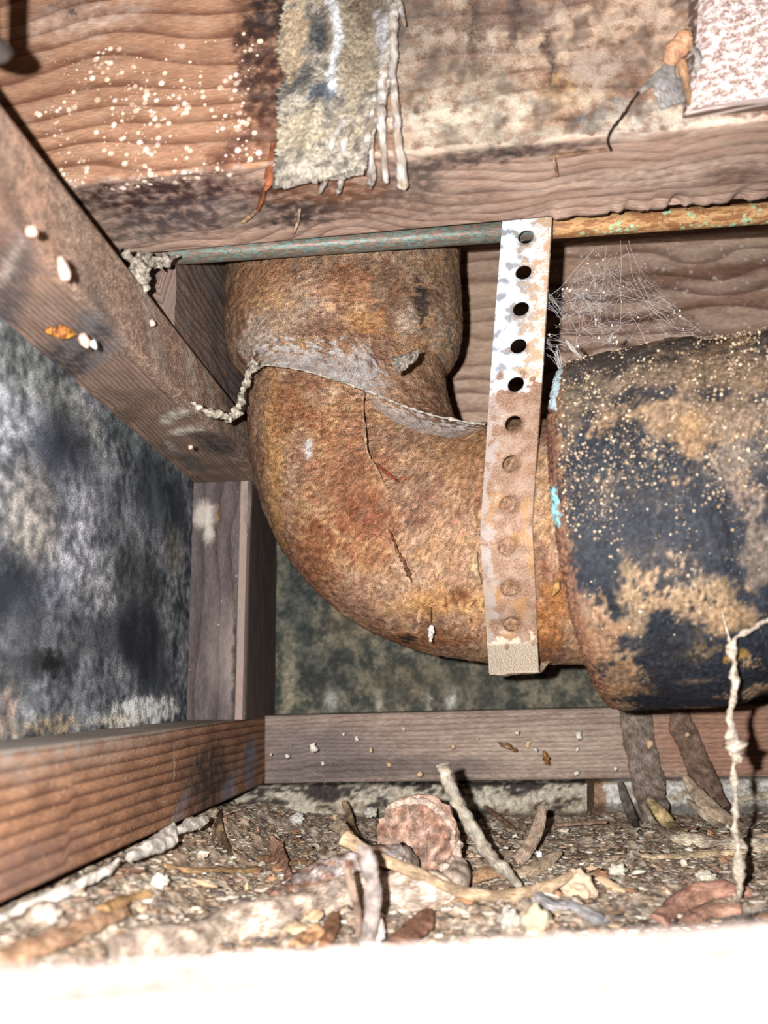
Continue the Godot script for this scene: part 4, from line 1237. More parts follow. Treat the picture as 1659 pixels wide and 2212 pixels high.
# ---------------------------------------------------------------------------------------------
func build_strap_and_tube():
	# perforated hanger strap: flat down from the joist, then round the bend, folded under it
	var q := on_pipe(1112, 1169)
	var r := 258.5 * depth_of(q) / FPX + 0.0012
	for i in 60:   # slide along the pipe until its front stands at px x 1104
		var f := cam_from_world * (q + pipe_n * r - EYE)
		q += pipe_a * (1104.0 - (f.x / -f.z * FPX + 829.5)) * 0.0001
	var top := onz(1139, 478, -0.2955)
	var dq := (top - q).dot(pipe_n)
	var dy := top.y - q.y
	var da := (top - q).dot(pipe_a)
	var ang := atan2(dy, dq) - acos(r / sqrt(dq * dq + dy * dy))
	var path := PackedVector3Array()
	var leave := deg_to_rad(-46.0)
	path.append(Vector3(dq, dy, da) + (Vector3(dq, dy, da) - Vector3(r * cos(ang), r * sin(ang), 0)) * 0.10)
	path.append(Vector3(dq, dy, da))
	for i in 24:
		var w := lerpf(ang, leave, i / 23.0)
		path.append(Vector3(r * cos(w), r * sin(w), 0))
	var tip := path[path.size() - 1] + Vector3(sin(leave), -cos(leave), 0).rotated(Vector3(0, 0, 1), 0.30) * 0.0200
	path.append(path[path.size() - 1].lerp(tip, 0.5))
	path.append(tip)
	for i in path.size():   # keep the strap hanging straight while it goes round the skewed pipe
		for step in 40:
			var wp := q + pipe_n * path[i].x + Vector3.UP * path[i].y + pipe_a * path[i].z
			var cc := cam_from_world * (wp - EYE)
			var sx := cc.x / -cc.z * FPX + 829.5
			var sy := 1106.0 - cc.y / -cc.z * FPX
			var want := lerpf(1141.0, 1094.0, clampf((sy - 450.0) / 680.0, 0, 1)) + 16.0 * clampf((sy - 1150.0) / 300.0, 0, 1)
			path[i].z += (want - sx) * 0.00012
	# lengths
	var run := PackedFloat32Array([0.0])
	for i in range(1, path.size()): run.append(run[i - 1] + path[i].distance_to(path[i - 1]))
	var total := run[run.size() - 1]
	var top_w := Vector3(1, 0, 0.03).normalized()
	var place := func(s: float, w: float, out: float) -> Vector3:
		var k := 0
		while k < run.size() - 2 and run[k + 1] < s: k += 1
		var t := (s - run[k]) / (run[k + 1] - run[k])
		var e := path[k].lerp(path[k + 1], t)
		var d := (path[k + 1] - path[k]).normalized()
		if k > 1 and k < run.size() - 2:
			var d0 := (path[k] - path[k - 1]).normalized()
			var d2 := (path[k + 2] - path[k + 1]).normalized()
			d = (d0 + d).lerp(d + d2, t).normalized()
		var nrm := Vector3(-d.y, d.x, 0)
		if nrm.x < 0 and s < run[2]: nrm = -nrm
		nrm = Vector3(-d.y, d.x, 0)
		var wa := top_w.lerp(pipe_a, smoothstep(0.3, 1.0, s / run[2])).normalized()
		e += nrm * out
		return q + pipe_n * e.x + Vector3.UP * e.y + pipe_a * e.z + wa * w
	var wide := 0.0192
	var pitch := 0.01545
	var hole := 0.0031
	# the first hole sits at px y 512
	var s0 := 0.0
	while s0 < total and depth_of(place.call(s0, 0, 0)) > 0 and (cam_from_world * ((place.call(s0, 0, 0) as Vector3) - EYE)).y / depth_of(place.call(s0, 0, 0)) * -FPX + 1106.0 < 512.0: s0 += 0.0002
	var list := []
	var cells := []
	var c0 := s0 - pitch * 0.5
	cells.append([0.0, c0, false])
	while c0 + pitch < total:
		cells.append([c0, c0 + pitch, true])
		c0 += pitch
	cells.append([c0, total, false])
	var st := SurfaceTool.new()
	st.begin(Mesh.PRIMITIVE_TRIANGLES)
	var thick := 0.0012
	var size := Vector2(230.0, 19.2)
	var put := func(s: float, w: float, o: float):
		st.set_uv(Vector2(s * 1000.0 / size.x, w * 1000.0 / size.y + 0.5))
		var p: Vector3 = place.call(s, w, o)
		st.add_vertex(p)
	var quad := func(a: Vector3, b: Vector3, c: Vector3, d: Vector3):
		for e: Vector3 in [a, b, c, a, c, d]: put.call(e.x, e.y, e.z)
	for ci in cells.size():
		var e: Array = cells[ci]
		var sa: float = e[0]; var sb: float = e[1]
		var sm := (sa + sb) * 0.5
		var hs := (sb - sa) * 0.5
		if e[2]:
			var turn := []
			for k in 32: turn.append(TAU * k / 32)
			var cw := atan2(wide * 0.5, hs)
			for k in [cw, PI - cw, PI + cw, TAU - cw]: turn.append(k)
			turn.sort()
			var m := turn.size()
			for k in m:
				var p0: Array = []
				for z in 2:
					var w: float = turn[(k + z) % m]
					var cx := cos(w); var cy := sin(w)
					var f := 1.0 / maxf(absf(cx) / hs, absf(cy) / (wide * 0.5))
					p0.append([Vector2(cx, cy) * hole, Vector2(cx, cy) * f])
				for layer in 2:
					var o := thick * 0.5 * (1 if layer == 0 else -1)
					for g in 3:
						var i0: Vector2 = p0[0][0].lerp(p0[0][1], g / 3.0)
						var i1: Vector2 = p0[1][0].lerp(p0[1][1], g / 3.0)
						var j0: Vector2 = p0[0][0].lerp(p0[0][1], (g + 1) / 3.0)
						var j1: Vector2 = p0[1][0].lerp(p0[1][1], (g + 1) / 3.0)
						if layer == 0: quad.call(Vector3(sm + i0.x, i0.y, o), Vector3(sm + i1.x, i1.y, o), Vector3(sm + j1.x, j1.y, o), Vector3(sm + j0.x, j0.y, o))
						else: quad.call(Vector3(sm + j0.x, j0.y, o), Vector3(sm + j1.x, j1.y, o), Vector3(sm + i1.x, i1.y, o), Vector3(sm + i0.x, i0.y, o))
				var h0: Vector2 = p0[0][0]
				var h1: Vector2 = p0[1][0]
				var t2 := thick * 0.5
				quad.call(Vector3(sm + h0.x, h0.y, -t2), Vector3(sm + h1.x, h1.y, -t2), Vector3(sm + h1.x, h1.y, t2), Vector3(sm + h0.x, h0.y, t2))
		else:
			var m2 := maxi(2, int((sb - sa) / 0.001))
			for k in m2:
				var a := lerpf(sa, sb, float(k) / m2); var b := lerpf(sa, sb, float(k + 1) / m2)
				for layer in 2:
					var o := thick * 0.5 * (1 if layer == 0 else -1)
					quad.call(Vector3(a, -wide / 2, o), Vector3(a, wide / 2, o), Vector3(b, wide / 2, o), Vector3(b, -wide / 2, o))
		var m3 := maxi(2, int((sb - sa) / 0.001))
		for k in m3:
			var a := lerpf(sa, sb, float(k) / m3); var b := lerpf(sa, sb, float(k + 1) / m3)
			for side in [-1.0, 1.0]:
				quad.call(Vector3(a, side * wide / 2, -thick / 2), Vector3(a, side * wide / 2, thick / 2), Vector3(b, side * wide / 2, thick / 2), Vector3(b, side * wide / 2, -thick / 2))
	for o in [0.0]:
		quad.call(Vector3(total, -wide / 2, -thick / 2), Vector3(total, wide / 2, -thick / 2), Vector3(total, wide / 2, thick / 2), Vector3(total, -wide / 2, thick / 2))
	st.generate_normals()
	var rust_from := (s0 + pitch * 4.05) * 1000.0
	var strap_m := paint(1800, 220, size, [], 0.0, func(u: float, v: float, _m: Color) -> Color:
		var a := nb.get_noise_2d(u * 0.12, v * 0.12)
		var b := nc.get_noise_2d(u * 0.9, v * 0.9)
		var f := nc.get_noise_2d(u * 2.4, v * 2.4)
		var zinc := c8(206, 210, 214).lerp(c8(128, 134, 142), smoothstep(0.0, 0.35, a + f * 0.3))
		zinc = zinc.lerp(c8(196, 150, 106), clampf(smoothstep(0.0, 0.45, b * 0.6 + a * 0.5 + (v - 10.5) * 0.045) * 0.9, 0, 1))
		var rust := c8(176, 136, 106).lerp(c8(122, 84, 66), smoothstep(0.0, 0.5, f * 0.9 + b * 0.6 + a * 0.3))
		rust = rust.lerp(c8(184, 160, 142), smoothstep(0.1, 0.5, -a + f * 0.5) * 0.45)
		rust = rust.lerp(c8(186, 130, 70), smoothstep(0.1, 0.5, na.get_noise_2d(u * 0.06, v * 0.06)) * 0.6 * smoothstep(100.0, 140.0, u))
		rust = rust.lerp(c8(176, 168, 164), 0.6 * (1.0 - smoothstep(2.0, 4.5, v + a * 5.0)))
		rust = rust * 0.88
		var w := smoothstep(rust_from - 1.5, rust_from + 1.5, u + a * 9.0 - (v - 9.6) * 0.1)
		var end := smoothstep(total * 1000.0 - 15.0, total * 1000.0 - 12.0, u + a * 6.0)
		var c := zinc.lerp(rust, w).lerp(c8(214, 196, 170), end * 0.8)
		var k := 1.0 + f * 0.18 * (0.4 + w)
		return Color(c.r * k, c.g * k, c.b * k, clampf(0.5 + (f * 0.4 + b * 0.5) * (0.15 + w), 0, 1)), 0.012, 0.55, 0.97)
	strap_m.metallic = 0.1
	strap_m.roughness = 0.5
	var strap := thing("hanger_strap", top, "perforated metal hanger strap, bright zinc above and rusted below, wrapped round the bend", "strap")
	obj("band", st.commit(), strap_m, strap)
	# the end folded back up behind
	var fold := PackedVector3Array()
	for e in [[1112, 1446, 0.0], [1112, 1447, 0.006], [1112, 1440, 0.014], [1118, 1420, 0.024]]:
		pass
	var tipw: Vector3 = place.call(total, 0, 0)
	var back := strip(PackedVector3Array([tipw, tipw - pipe_n * 0.006 + Vector3(0, -0.0002, 0), tipw - pipe_n * 0.016 + Vector3(0, 0.003, 0), tipw - pipe_n * 0.034 + Vector3(0, 0.007, 0)]), [wide, wide, wide, wide], 0.0012, Vector3(0, -1, 0.1), 20, 0.0, 0.02, tone(c8(196, 172, 146), 0.2))
	obj("folded_end", back, mats["bark"], strap)
	# --- copper tube behind the strap
	var p0 := at(372, 549, 0.337); var p1 := at(1659, 460, 0.336)
	var a0 := p0; var a1 := p1 + (p1 - p0) * 0.35
	var rows := []; var us := PackedFloat32Array(); var vs := PackedFloat32Array()
	var d := (a1 - a0).normalized()
	var up := (Vector3.UP - d * d.y).normalized()
	var out := d.cross(up)
	var length := a0.distance_to(a1) * 1000.0
	for i in 121:
		var row := PackedVector3Array()
		var c := a0.lerp(a1, i / 120.0)
		for j in 40:
			var w := TAU * j / 40.0
			row.append(c + (up * -sin(w) + out * -cos(w)).rotated(d, 0) * 0.0044)
		rows.append(row)
		us.append(i / 120.0 * length / 340.0)
	for j in 41: vs.append(j / 40.0)
	var seam_u := (onplane(1190, 490, a0, Vector3(0, 0, 1)) - a0).dot(d) * 1000.0
	var cd := dotted(1500, Vector2(seam_u - 12.0, 0), Vector2(340, 31.4), 0.3, 1.5, c8(166, 212, 176), 0.95, 0.25)
	cd.append_array(dotted(160, Vector2(seam_u, 0), Vector2(340, 31.4), 0.2, 0.6, c8(54, 36, 26), 0.9))
	var cu := paint(2000, 190, Vector2(340, 31.4), [], 0.0, func(u: float, v: float, _m: Color) -> Color:
		var a := nb.get_noise_2d(u * 0.05, v * 0.2)
		var b := nb.get_noise_2d(u * 0.25, v * 0.6)
		var f := nc.get_noise_2d(u * 1.4, v * 2.0)
		var green := c8(88, 84, 72).lerp(c8(84, 120, 112), smoothstep(-0.1, 0.4, b + a * 0.6) * 0.85)
		green = green.lerp(c8(140, 92, 76), smoothstep(0.05, 0.4, nb.get_noise_2d(u * 0.12 + 30.0, v * 0.9)) * 0.75)
		var brown := c8(196, 148, 92).lerp(c8(150, 100, 58), smoothstep(-0.2, 0.4, a + b * 0.4))
		brown = brown.lerp(c8(170, 96, 66), smoothstep(0.1, 0.4, b) * 0.5)
		var c := green.lerp(brown, smoothstep(seam_u - 3.0, seam_u + 4.0, u + b * 5.0))
		var k := 1.0 + f * 0.15
		return Color(c.r * k, c.g * k, c.b * k, clampf(0.5 + f * 0.1, 0, 1)), 0.02, 0.45, 1.0, cd)
	cu.metallic = 0.15
	tag(obj("copper_tube", loft(rows, true, true, us, vs), cu), "thin copper tube spotted with green verdigris, running under the joist behind the strap", "tube")

# ---------------------------------------------------------------------------------------------
func build_small_growths():
	# torn bark sheet hanging on the joist face, with loose strands
	var sheet := thing("bark_sheet", at(735, 200, 0.288), "ragged grey and cream bark sheet hanging at the joist's middle, frayed on its right", "bark")
	var n := 120
	var wv := 60
	var left := [[636, -40], [614, 20], [606, 60], [598, 110], [606, 145], [622, 168], [607, 190], [600, 215], [598, 240], [604, 280], [598, 320], [596, 360], [590, 408]]
	var right := [[866, -40], [864, 20], [858, 70], [856, 120], [858, 160], [846, 200], [834, 230], [822, 260], [816, 290], [806, 320], [800, 345], [796, 375], [790, 388]]
	var rows := []; var tints := []
	var greys := []
	for e in [[690, 110, 34, 44, c8(104, 98, 92), 0.9], [700, 130, 24, 30, c8(74, 74, 76), 0.8], [650, 210, 34, 40, c8(92, 90, 88), 0.9], [635, 190, 16, 30, c8(66, 66, 68), 0.8], [710, 265, 30, 24, c8(92, 96, 104), 0.85], [640, 120, 34, 90, c8(200, 174, 142), 0.8], [660, 350, 60, 50, c8(188, 172, 144), 0.75], [780, 130, 60, 120, c8(150, 134, 112), 0.8], [800, 60, 40, 60, c8(112, 98, 82), 0.75], [720, 10, 40, 40, c8(166, 146, 120), 0.6], [780, 230, 40, 60, c8(156, 140, 118), 0.7], [760, 340, 40, 50, c8(180, 164, 138), 0.6], [830, 130, 16, 60, c8(196, 192, 196), 0.7]]:
		var p := at(e[0], e[1], 0.288)
		greys.append([p, e[2] * 0.288 / FPX, e[3] * 0.288 / FPX, e[4], e[5]])
	var ridge := pts([[690, -10, 0.288], [722, 50, 0.288], [738, 105, 0.288], [742, 140, 0.288], [732, 190, 0.288], [726, 240, 0.288], [730, 258, 0.288]])
	ridge = smooth_path(ridge, 60)
	var tint_at := func(p: Vector3) -> Color:
		var b := nb.get_noise_3d(p.x * 160, p.y * 160, 3.0)
		var f := nc.get_noise_3d(p.x * 900, p.y * 500, 5.0)
		var c := c8(184, 172, 154).lerp(c8(126, 118, 108), smoothstep(-0.1, 0.35, b))
		for m in greys:
			var q: Vector3 = p - m[0]
			var d: float = Vector2(q.x / m[1], q.y / m[2]).length() + b * 0.7 + f * 0.2
			c = c.lerp(m[3], minf(1.0, m[4] * 1.1) * (1.0 - smoothstep(0.7, 1.25, d)))
		var near := 1.0
		for k in ridge: near = minf(near, Vector2(k.x - p.x, k.y - p.y).length())
		c = c.lerp(c8(236, 238, 240), (1.0 - smoothstep(0.0006, 0.0026, near + b * 0.0012)) * 0.85)
		var s := 1.0 + f * 0.35
		return Color(clampf(c.r * s, 0, 1), clampf(c.g * s, 0, 1), clampf(c.b * s, 0, 1))
	var back_rows := []
	for i in n + 1:
		var t := float(i) / n
		var lx := Vector2(_pick2(left, t)[0], _pick2(left, t)[1])
		var rx := Vector2(_pick2(right, t)[0], _pick2(right, t)[1])
		lx.x += 10.0 * nb.get_noise_2d(t * 60.0, 1.0)
		rx.x += 6.0 * nb.get_noise_2d(t * 60.0, 8.0)
		var row := PackedVector3Array(); var tr := []
		for layer in 2:
			for j in wv + 1:
				var s := float(j) / wv if layer == 0 else 1.0 - float(j) / wv
				var px := lerpf(lx.x, rx.x, s)
				var py := lerpf(lx.y, rx.y, s)
				if i > n - 12: py += (i - n + 12) * (0.9 * nb.get_noise_2d(px * 0.09, 4.0) + 0.5 * nc.get_noise_2d(px * 0.3, 4.0))
				var back := onplane(px, py, Vector3(-0.1205, 0.2255, -0.2450), Vector3(-0.056, 0, 1))
				var lift := 0.0016 + 0.0022 * sin(PI * s) + 0.0010 * nb.get_noise_2d(px * 0.012, py * 0.008) + 0.0002 * nc.get_noise_2d(px * 0.1, py * 0.06)
				lift += 0.002 * exp(-pow((s - 0.42 - 0.1 * sin(t * 5.0)) / 0.07, 2)) * (1.0 - t * 0.6) + 0.0035 * smoothstep(0.75, 1.0, s)
				lift = maxf(lift, 0.0012)
				var p := back + Vector3(0, 0, lift if layer == 0 else lift - 0.0012)
				row.append(p)
				tr.append(tint_at.call(p))
		rows.append(row); tints.append(tr)
	obj("sheet", loft(rows, true, true, PackedFloat32Array(), PackedFloat32Array(), tints), mats["tar"], sheet)
	var ws := tone(c8(216, 208, 202), 0.16, 260.0, c8(176, 160, 144))
	for e in [
		[[[857, 40, 0.284], [852, 80, 0.283], [856, 130, 0.282], [852, 180, 0.282], [856, 230, 0.281], [862, 290, 0.281], [864, 330, 0.282], [872, 368, 0.283]], [0.0014, 0.0019, 0.0014, 0.0013, 0.0012, 0.0014, 0.0012, 0.0022]],
		[[[838, 150, 0.284], [832, 200, 0.283], [828, 250, 0.282], [830, 300, 0.282], [834, 366, 0.284]], [0.0012, 0.0017, 0.0016, 0.0015, 0.0008]],
		[[[816, 230, 0.285], [808, 280, 0.284], [800, 330, 0.284], [797, 372, 0.286]], [0.0012, 0.0013, 0.0009, 0.0006]],
		[[[812, 300, 0.286], [800, 318, 0.284], [806, 350, 0.285], [800, 388, 0.288]], [0.0006, 0.0018, 0.0010, 0.0006]],
		[[[856, 10, 0.283], [866, 40, 0.280], [874, 70, 0.279], [879, 94, 0.278]], [0.0012, 0.0010, 0.0008, 0.0004]],
		[[[770, 280, 0.287], [748, 330, 0.285], [736, 370, 0.285], [728, 398, 0.287]], [0.0008, 0.0012, 0.001, 0.0005]],
		[[[752, 270, 0.287], [722, 330, 0.285], [706, 360, 0.286], [690, 398, 0.288]], [0.0008, 0.001, 0.001, 0.0006]]]:
		for k in e[0]: k[2] = 0.0042 + (0.286 - k[2]) * 0.45
		obj("strand", strand(on_joist(e[0]), e[1], 44, 8, 0.35, 420.0, ws), mats["bark"], sheet)

	# nail whose shadow crosses the top left corner
	var nail := thing("iron_nail", at(-26, 40, 0.176), "iron nail with a wide flat head, just showing at the top left edge", "nail")
	var np := at(-26, 108, 0.1745); var nt := at(-26, -200, 0.1745)
	var iron := plain(c8(70, 62, 58), 0.4)
	iron.metallic = 0.6
	obj("shank", strand(PackedVector3Array([np, np.lerp(nt, 0.5), nt]), [0.0021, 0.0021, 0.0021], 20, 16, 0.05, 300.0), iron, nail)
	var ax := (nt - np).normalized()
	obj("head", strand(PackedVector3Array([np - ax * 0.0008, np, np + ax * 0.0012, np + ax * 0.0032]), [0.0040, 0.0050, 0.0044, 0.0022], 8, 20, 0.05, 300.0), iron, nail)

	# orange brown torn knob with a grey rag of web, near the top right corner
	var knob := thing("torn_wood_knob", at(1460, 140, 0.272), "small orange torn wood knob jutting from the joist beside the pale corner board", "wood splinter")
	var o1 := tone(c8(206, 158, 126), 0.2, 300.0)
	obj("knob", strand(on_joist([[1440, 152, 0.002], [1453, 139, 0.005], [1468, 128, 0.006], [1476, 120, 0.003]]), [0.0016, 0.0032, 0.0034, 0.0008], 24, 14, 0.4, 260.0, o1), mats["bark"], knob)
	obj("flake", strip(on_joist([[1466, 150, 0.004], [1478, 185, 0.0035], [1486, 238, 0.002]]), [0.003, 0.0032, 0.001], 0.001, Vector3(0, 0, 1), 16, 0.3, 0.4, tone(c8(190, 150, 116), 0.25)), mats["bark"], knob)
	obj("flake", strip(on_joist([[1470, 130, 0.006], [1490, 142, 0.007], [1502, 160, 0.006], [1494, 178, 0.004]]), [0.001, 0.0028, 0.003, 0.001], 0.0009, Vector3(0, 0, 1), 18, 0.4, 0.5, tone(c8(176, 170, 164), 0.25)), mats["bark"], knob)
	obj("web_rag", strip(on_joist([[1446, 150, 0.004], [1432, 176, 0.003], [1440, 200, 0.0025], [1456, 232, 0.0015]]), [0.002, 0.007, 0.012, 0.011], 0.0006, Vector3(0, 0.1, 1), 20, 0.2, 0.3, tone(c8(168, 164, 162), 0.2)), mats["bark"], knob)
	obj("web_rag", strip(on_joist([[1446, 148, 0.004], [1400, 190, 0.0025], [1378, 208, 0.0015]]), [0.002, 0.003, 0.0012], 0.0006, Vector3(0, 0.1, 1), 20, 0.2, 0.3, tone(c8(176, 168, 160), 0.2)), mats["bark"], knob)
	var root := thing("dry_rootlet", at(1350, 260, 0.279), "thin dark curling rootlet on the joist, left of the orange knob", "rootlet")
	obj("stem", strand(on_joist([[1379, 208, 0.002], [1364, 222, 0.001], [1352, 246, 0.001], [1336, 266, 0.001], [1320, 286, 0.001], [1313, 300, 0.001], [1320, 318, 0.001]]), [0.0004, 0.0005, 0.0006, 0.0005, 0.0005, 0.0004, 0.0005], 36, 6, 0.4, 900.0, tone(c8(70, 52, 42), 0.2)), mats["bark"], root)

	# pellets, cocoon and lumps on the beam
	var cocoon := thing("cocoon", onx(131, 718, -0.1), "orange oval cocoon stuck under the slanting beam on the left", "cocoon")
	cocoon.position = ony(131, 718, YBEAM - 0.001)
	var cm := MeshInstance3D.new()
	cm.mesh = strand(PackedVector3Array([ony(99, 716, YBEAM - 0.0008) , ony(131, 718, YBEAM - 0.0018), ony(165, 722, YBEAM - 0.0008)]), [0.0004, 0.0017, 0.0019, 0.0016, 0.0003], 26, 14, 0.4, 500.0, tone(c8(206, 140, 70), 0.35, 500.0, c8(126, 80, 50)))
	obj("shell", cm.mesh, mats["crumb"], cocoon)
	cm.free()
	var pale := tone(c8(226, 202, 182), 0.1, 400.0)
	var vivid := [[68, 500, 0.184, 11, "round pale pellet on the slanting beam near the left edge, casting a black shadow", 1.0], [136, 580, 0.205, 11, "upright pale two-lobed pellet on the slanting beam, above the orange cocoon", 2.2],
		[182, 735, 0.244, 10, "beige pointed pellet right beside the orange cocoon", 1.4], [202, 744, 0.246, 8, "grey round pellet just right of the beige pointed one by the cocoon", 1.3], [329, 698, 0.285, 6, "tiny white pellet high on the beam, below the dust tuft", 1.2],
		[412, 966, 0.338, 5, "tiny white bead low on the beam, near its far end", 1.0]]
	for e in vivid:
		var c := at(e[0], e[1], e[2])
		var r: float = e[3] * e[2] / FPX
		var ms := lump(e[0] * 0.1, 0.35, 8, 12, 1.2)
		var o := obj("pellet", ms, plain(c8(190, 158, 140) if e[3] != 8 else c8(172, 172, 168), 0.8))
		o.position = c
		o.scale = Vector3(r * 2, r * 2 * e[5], r * 1.6)
		o.rotation = Vector3(0.2, 0.4, 0.3)
		tag(o, e[4], "pellet")
	# pale dust tuft where beam and joist meet
	var tuft := thing("dust_tuft", at(320, 580, 0.29), "pale crumbly dust tuft where the slanting beam meets the joist and copper tube", "dust")
	var dl := tone(c8(168, 158, 144), 0.3, 500.0)
	for e in [
		[[[262, 545, 0.280], [290, 566, 0.284], [306, 600, 0.288], [312, 634, 0.292]], [0.0010, 0.0020, 0.0022, 0.0006]],
		[[[290, 560, 0.288], [320, 556, 0.294], [350, 566, 0.3], [384, 552, 0.304]], [0.0010, 0.0018, 0.0020, 0.0006]],
		[[[335, 566, 0.296], [345, 574, 0.299], [352, 584, 0.300]], [0.0016, 0.0012, 0.0004]],
		[[[300, 575, 0.285], [316, 590, 0.288], [322, 606, 0.290]], [0.0015, 0.0016, 0.0004]]]:
		obj("clump", strand(pts(e[0]), e[1], 40, 12, 1.0, 520.0, dl), mats["crumb"], tuft)
	# dusty rope of web from the beam to the bend
	var rope := thing("dust_rope", at(510, 880, 0.34), "grey dust-caked web rope drooping between the beam and the bend", "cobweb")
	obj("cord", strand(pts([[412, 868, 0.316], [436, 884, 0.320], [470, 894, 0.326], [496, 904, 0.330], [514, 884, 0.334], [522, 850, 0.338], [540, 806, 0.343], [552, 786, 0.346]]), [0.0005, 0.0013, 0.0014, 0.0016, 0.0016, 0.0013, 0.0012, 0.0022], 90, 10, 1.0, 620.0, tone(c8(178, 168, 152), 0.25, 500.0)), mats["crumb"], rope)
	# grey frayed lint on the hub
	var lint := thing("lint_flake", at(870, 778, 0.305), "frayed grey lint flake hanging in front of the upright hub, black shadow beside it", "lint")
	var lg := tone(c8(128, 120, 110), 0.4, 700.0)
	for e in [[[842, 770, 0.306], [866, 777, 0.304], [904, 757, 0.305]], [[858, 806, 0.306], [868, 785, 0.304], [886, 762, 0.305]], [[846, 786, 0.306], [866, 782, 0.3045], [898, 774, 0.305]], [[862, 800, 0.306], [874, 782, 0.304], [902, 764, 0.305]]]:
		obj("tuft", strip(pts(e), [0.0008, 0.0042, 0.0010], 0.0012, Vector3(-0.2, 0.2, 1), 26, 0.2, 0.6, lg), mats["crumb"], lint)
	# bits lying on the bend
	var bits := [
		["bark_sliver", [[912, 1284, 0.3225], [908, 1315, 0.3205], [903, 1346, 0.320]], [0.0014, 0.0022, 0.0016], c8(176, 142, 112), "tan bark sliver stuck upright low on the bend, left of the hanging crumb", "sliver"],
		["bark_sliver", [[1030, 1190, 0.296], [1025, 1220, 0.295], [1038, 1262, 0.298]], [0.0006, 0.0030, 0.0010], c8(196, 166, 130), "pale papery flake on the bend beside the strap's left edge", "sliver"],
		["bark_sliver", [[1207, 1252, 0.288], [1200, 1268, 0.286], [1192, 1288, 0.288]], [0.0006, 0.0026, 0.0008], c8(196, 150, 96), "curled ochre flake between the strap and the coupling rim", "sliver"],
		["bark_sliver", [[812, 1003, 0.318], [840, 1024, 0.316], [864, 1042, 0.316]], [0.0010, 0.0014, 0.0006], c8(150, 78, 54), "thin red brown sliver lying across the middle of the bend", "sliver"],
		["bark_sliver", [[1028, 1296, 0.302], [1012, 1310, 0.303], [1040, 1322, 0.302]], [0.0006, 0.0016, 0.0006], c8(206, 162, 116), "small beige flake low on the bend, close to the strap", "sliver"],
		["bark_sliver", [[664, 950, 0.342], [668, 970, 0.341], [666, 994, 0.341]], [0.0014, 0.0018, 0.0012], c8(232, 226, 220), "white paint-like fleck high on the left of the bend", "sliver"]]
	for e in bits:
		var o := obj(e[0], strip(pts(e[1]), e[2], 0.0008, Vector3(-0.2, 0.1, 1), 18, 0.4, 0.3, tone(e[3], 0.22, 400.0)), mats["bark"])
		tag(o, e[4], e[5])
	var crumb := thing("hanging_crumb", at(931, 1330, 0.312), "grey crumb dangling on a thread low on the bend, right of the tan sliver", "crumb")
	obj("thread", strand(pts([[932, 1284, 0.322], [931, 1320, 0.314], [931, 1352, 0.312]]), [0.00018, 0.00018, 0.0002], 20, 6, 0.3, 800.0, tone(c8(120, 84, 66), 0.2)), mats["bark"], crumb)
	obj("crumb", strand(pts([[930, 1350, 0.312], [931, 1364, 0.312], [929, 1386, 0.312]]), [0.0006, 0.0013, 0.0006], 16, 8, 0.8, 900.0, tone(c8(184, 178, 172), 0.3)), mats["crumb"], crumb)
	# crusty lint patch on the bend
	var patch := thing("lint_patch", at(850, 1090, 0.312), "straw coloured lint patch matted on the middle of the bend", "lint")
	for i in 26:
		var px := 850.0 + rng.randf_range(-34, 40); var py := 1090.0 + rng.randf_range(-56, 46)
		var q := on_pipe(px, py, 0.0475)
		var v := Vector3(rng.randf_range(-1, 1), rng.randf_range(-1, 1), 0).normalized() * rng.randf_range(0.002, 0.005)
		obj("shred", strip(PackedVector3Array([q - v, q + pipe_n * 0.0012, q + v]), [0.0004, rng.randf_range(0.0006, 0.0016), 0.0004], 0.0003, pipe_n, 6, 0.3, 0.4, tone([c8(206, 190, 160), c8(186, 150, 116), c8(170, 100, 70)][i % 3], 0.2)), mats["bark"], patch)

func _pick2(list: Array, t: float) -> Array:
	var x := t * (list.size() - 1)
	var k := mini(int(x), list.size() - 2)
	var f := x - k
	return [lerpf(list[k][0], list[k + 1][0], f), lerpf(list[k][1], list[k + 1][1], f)]

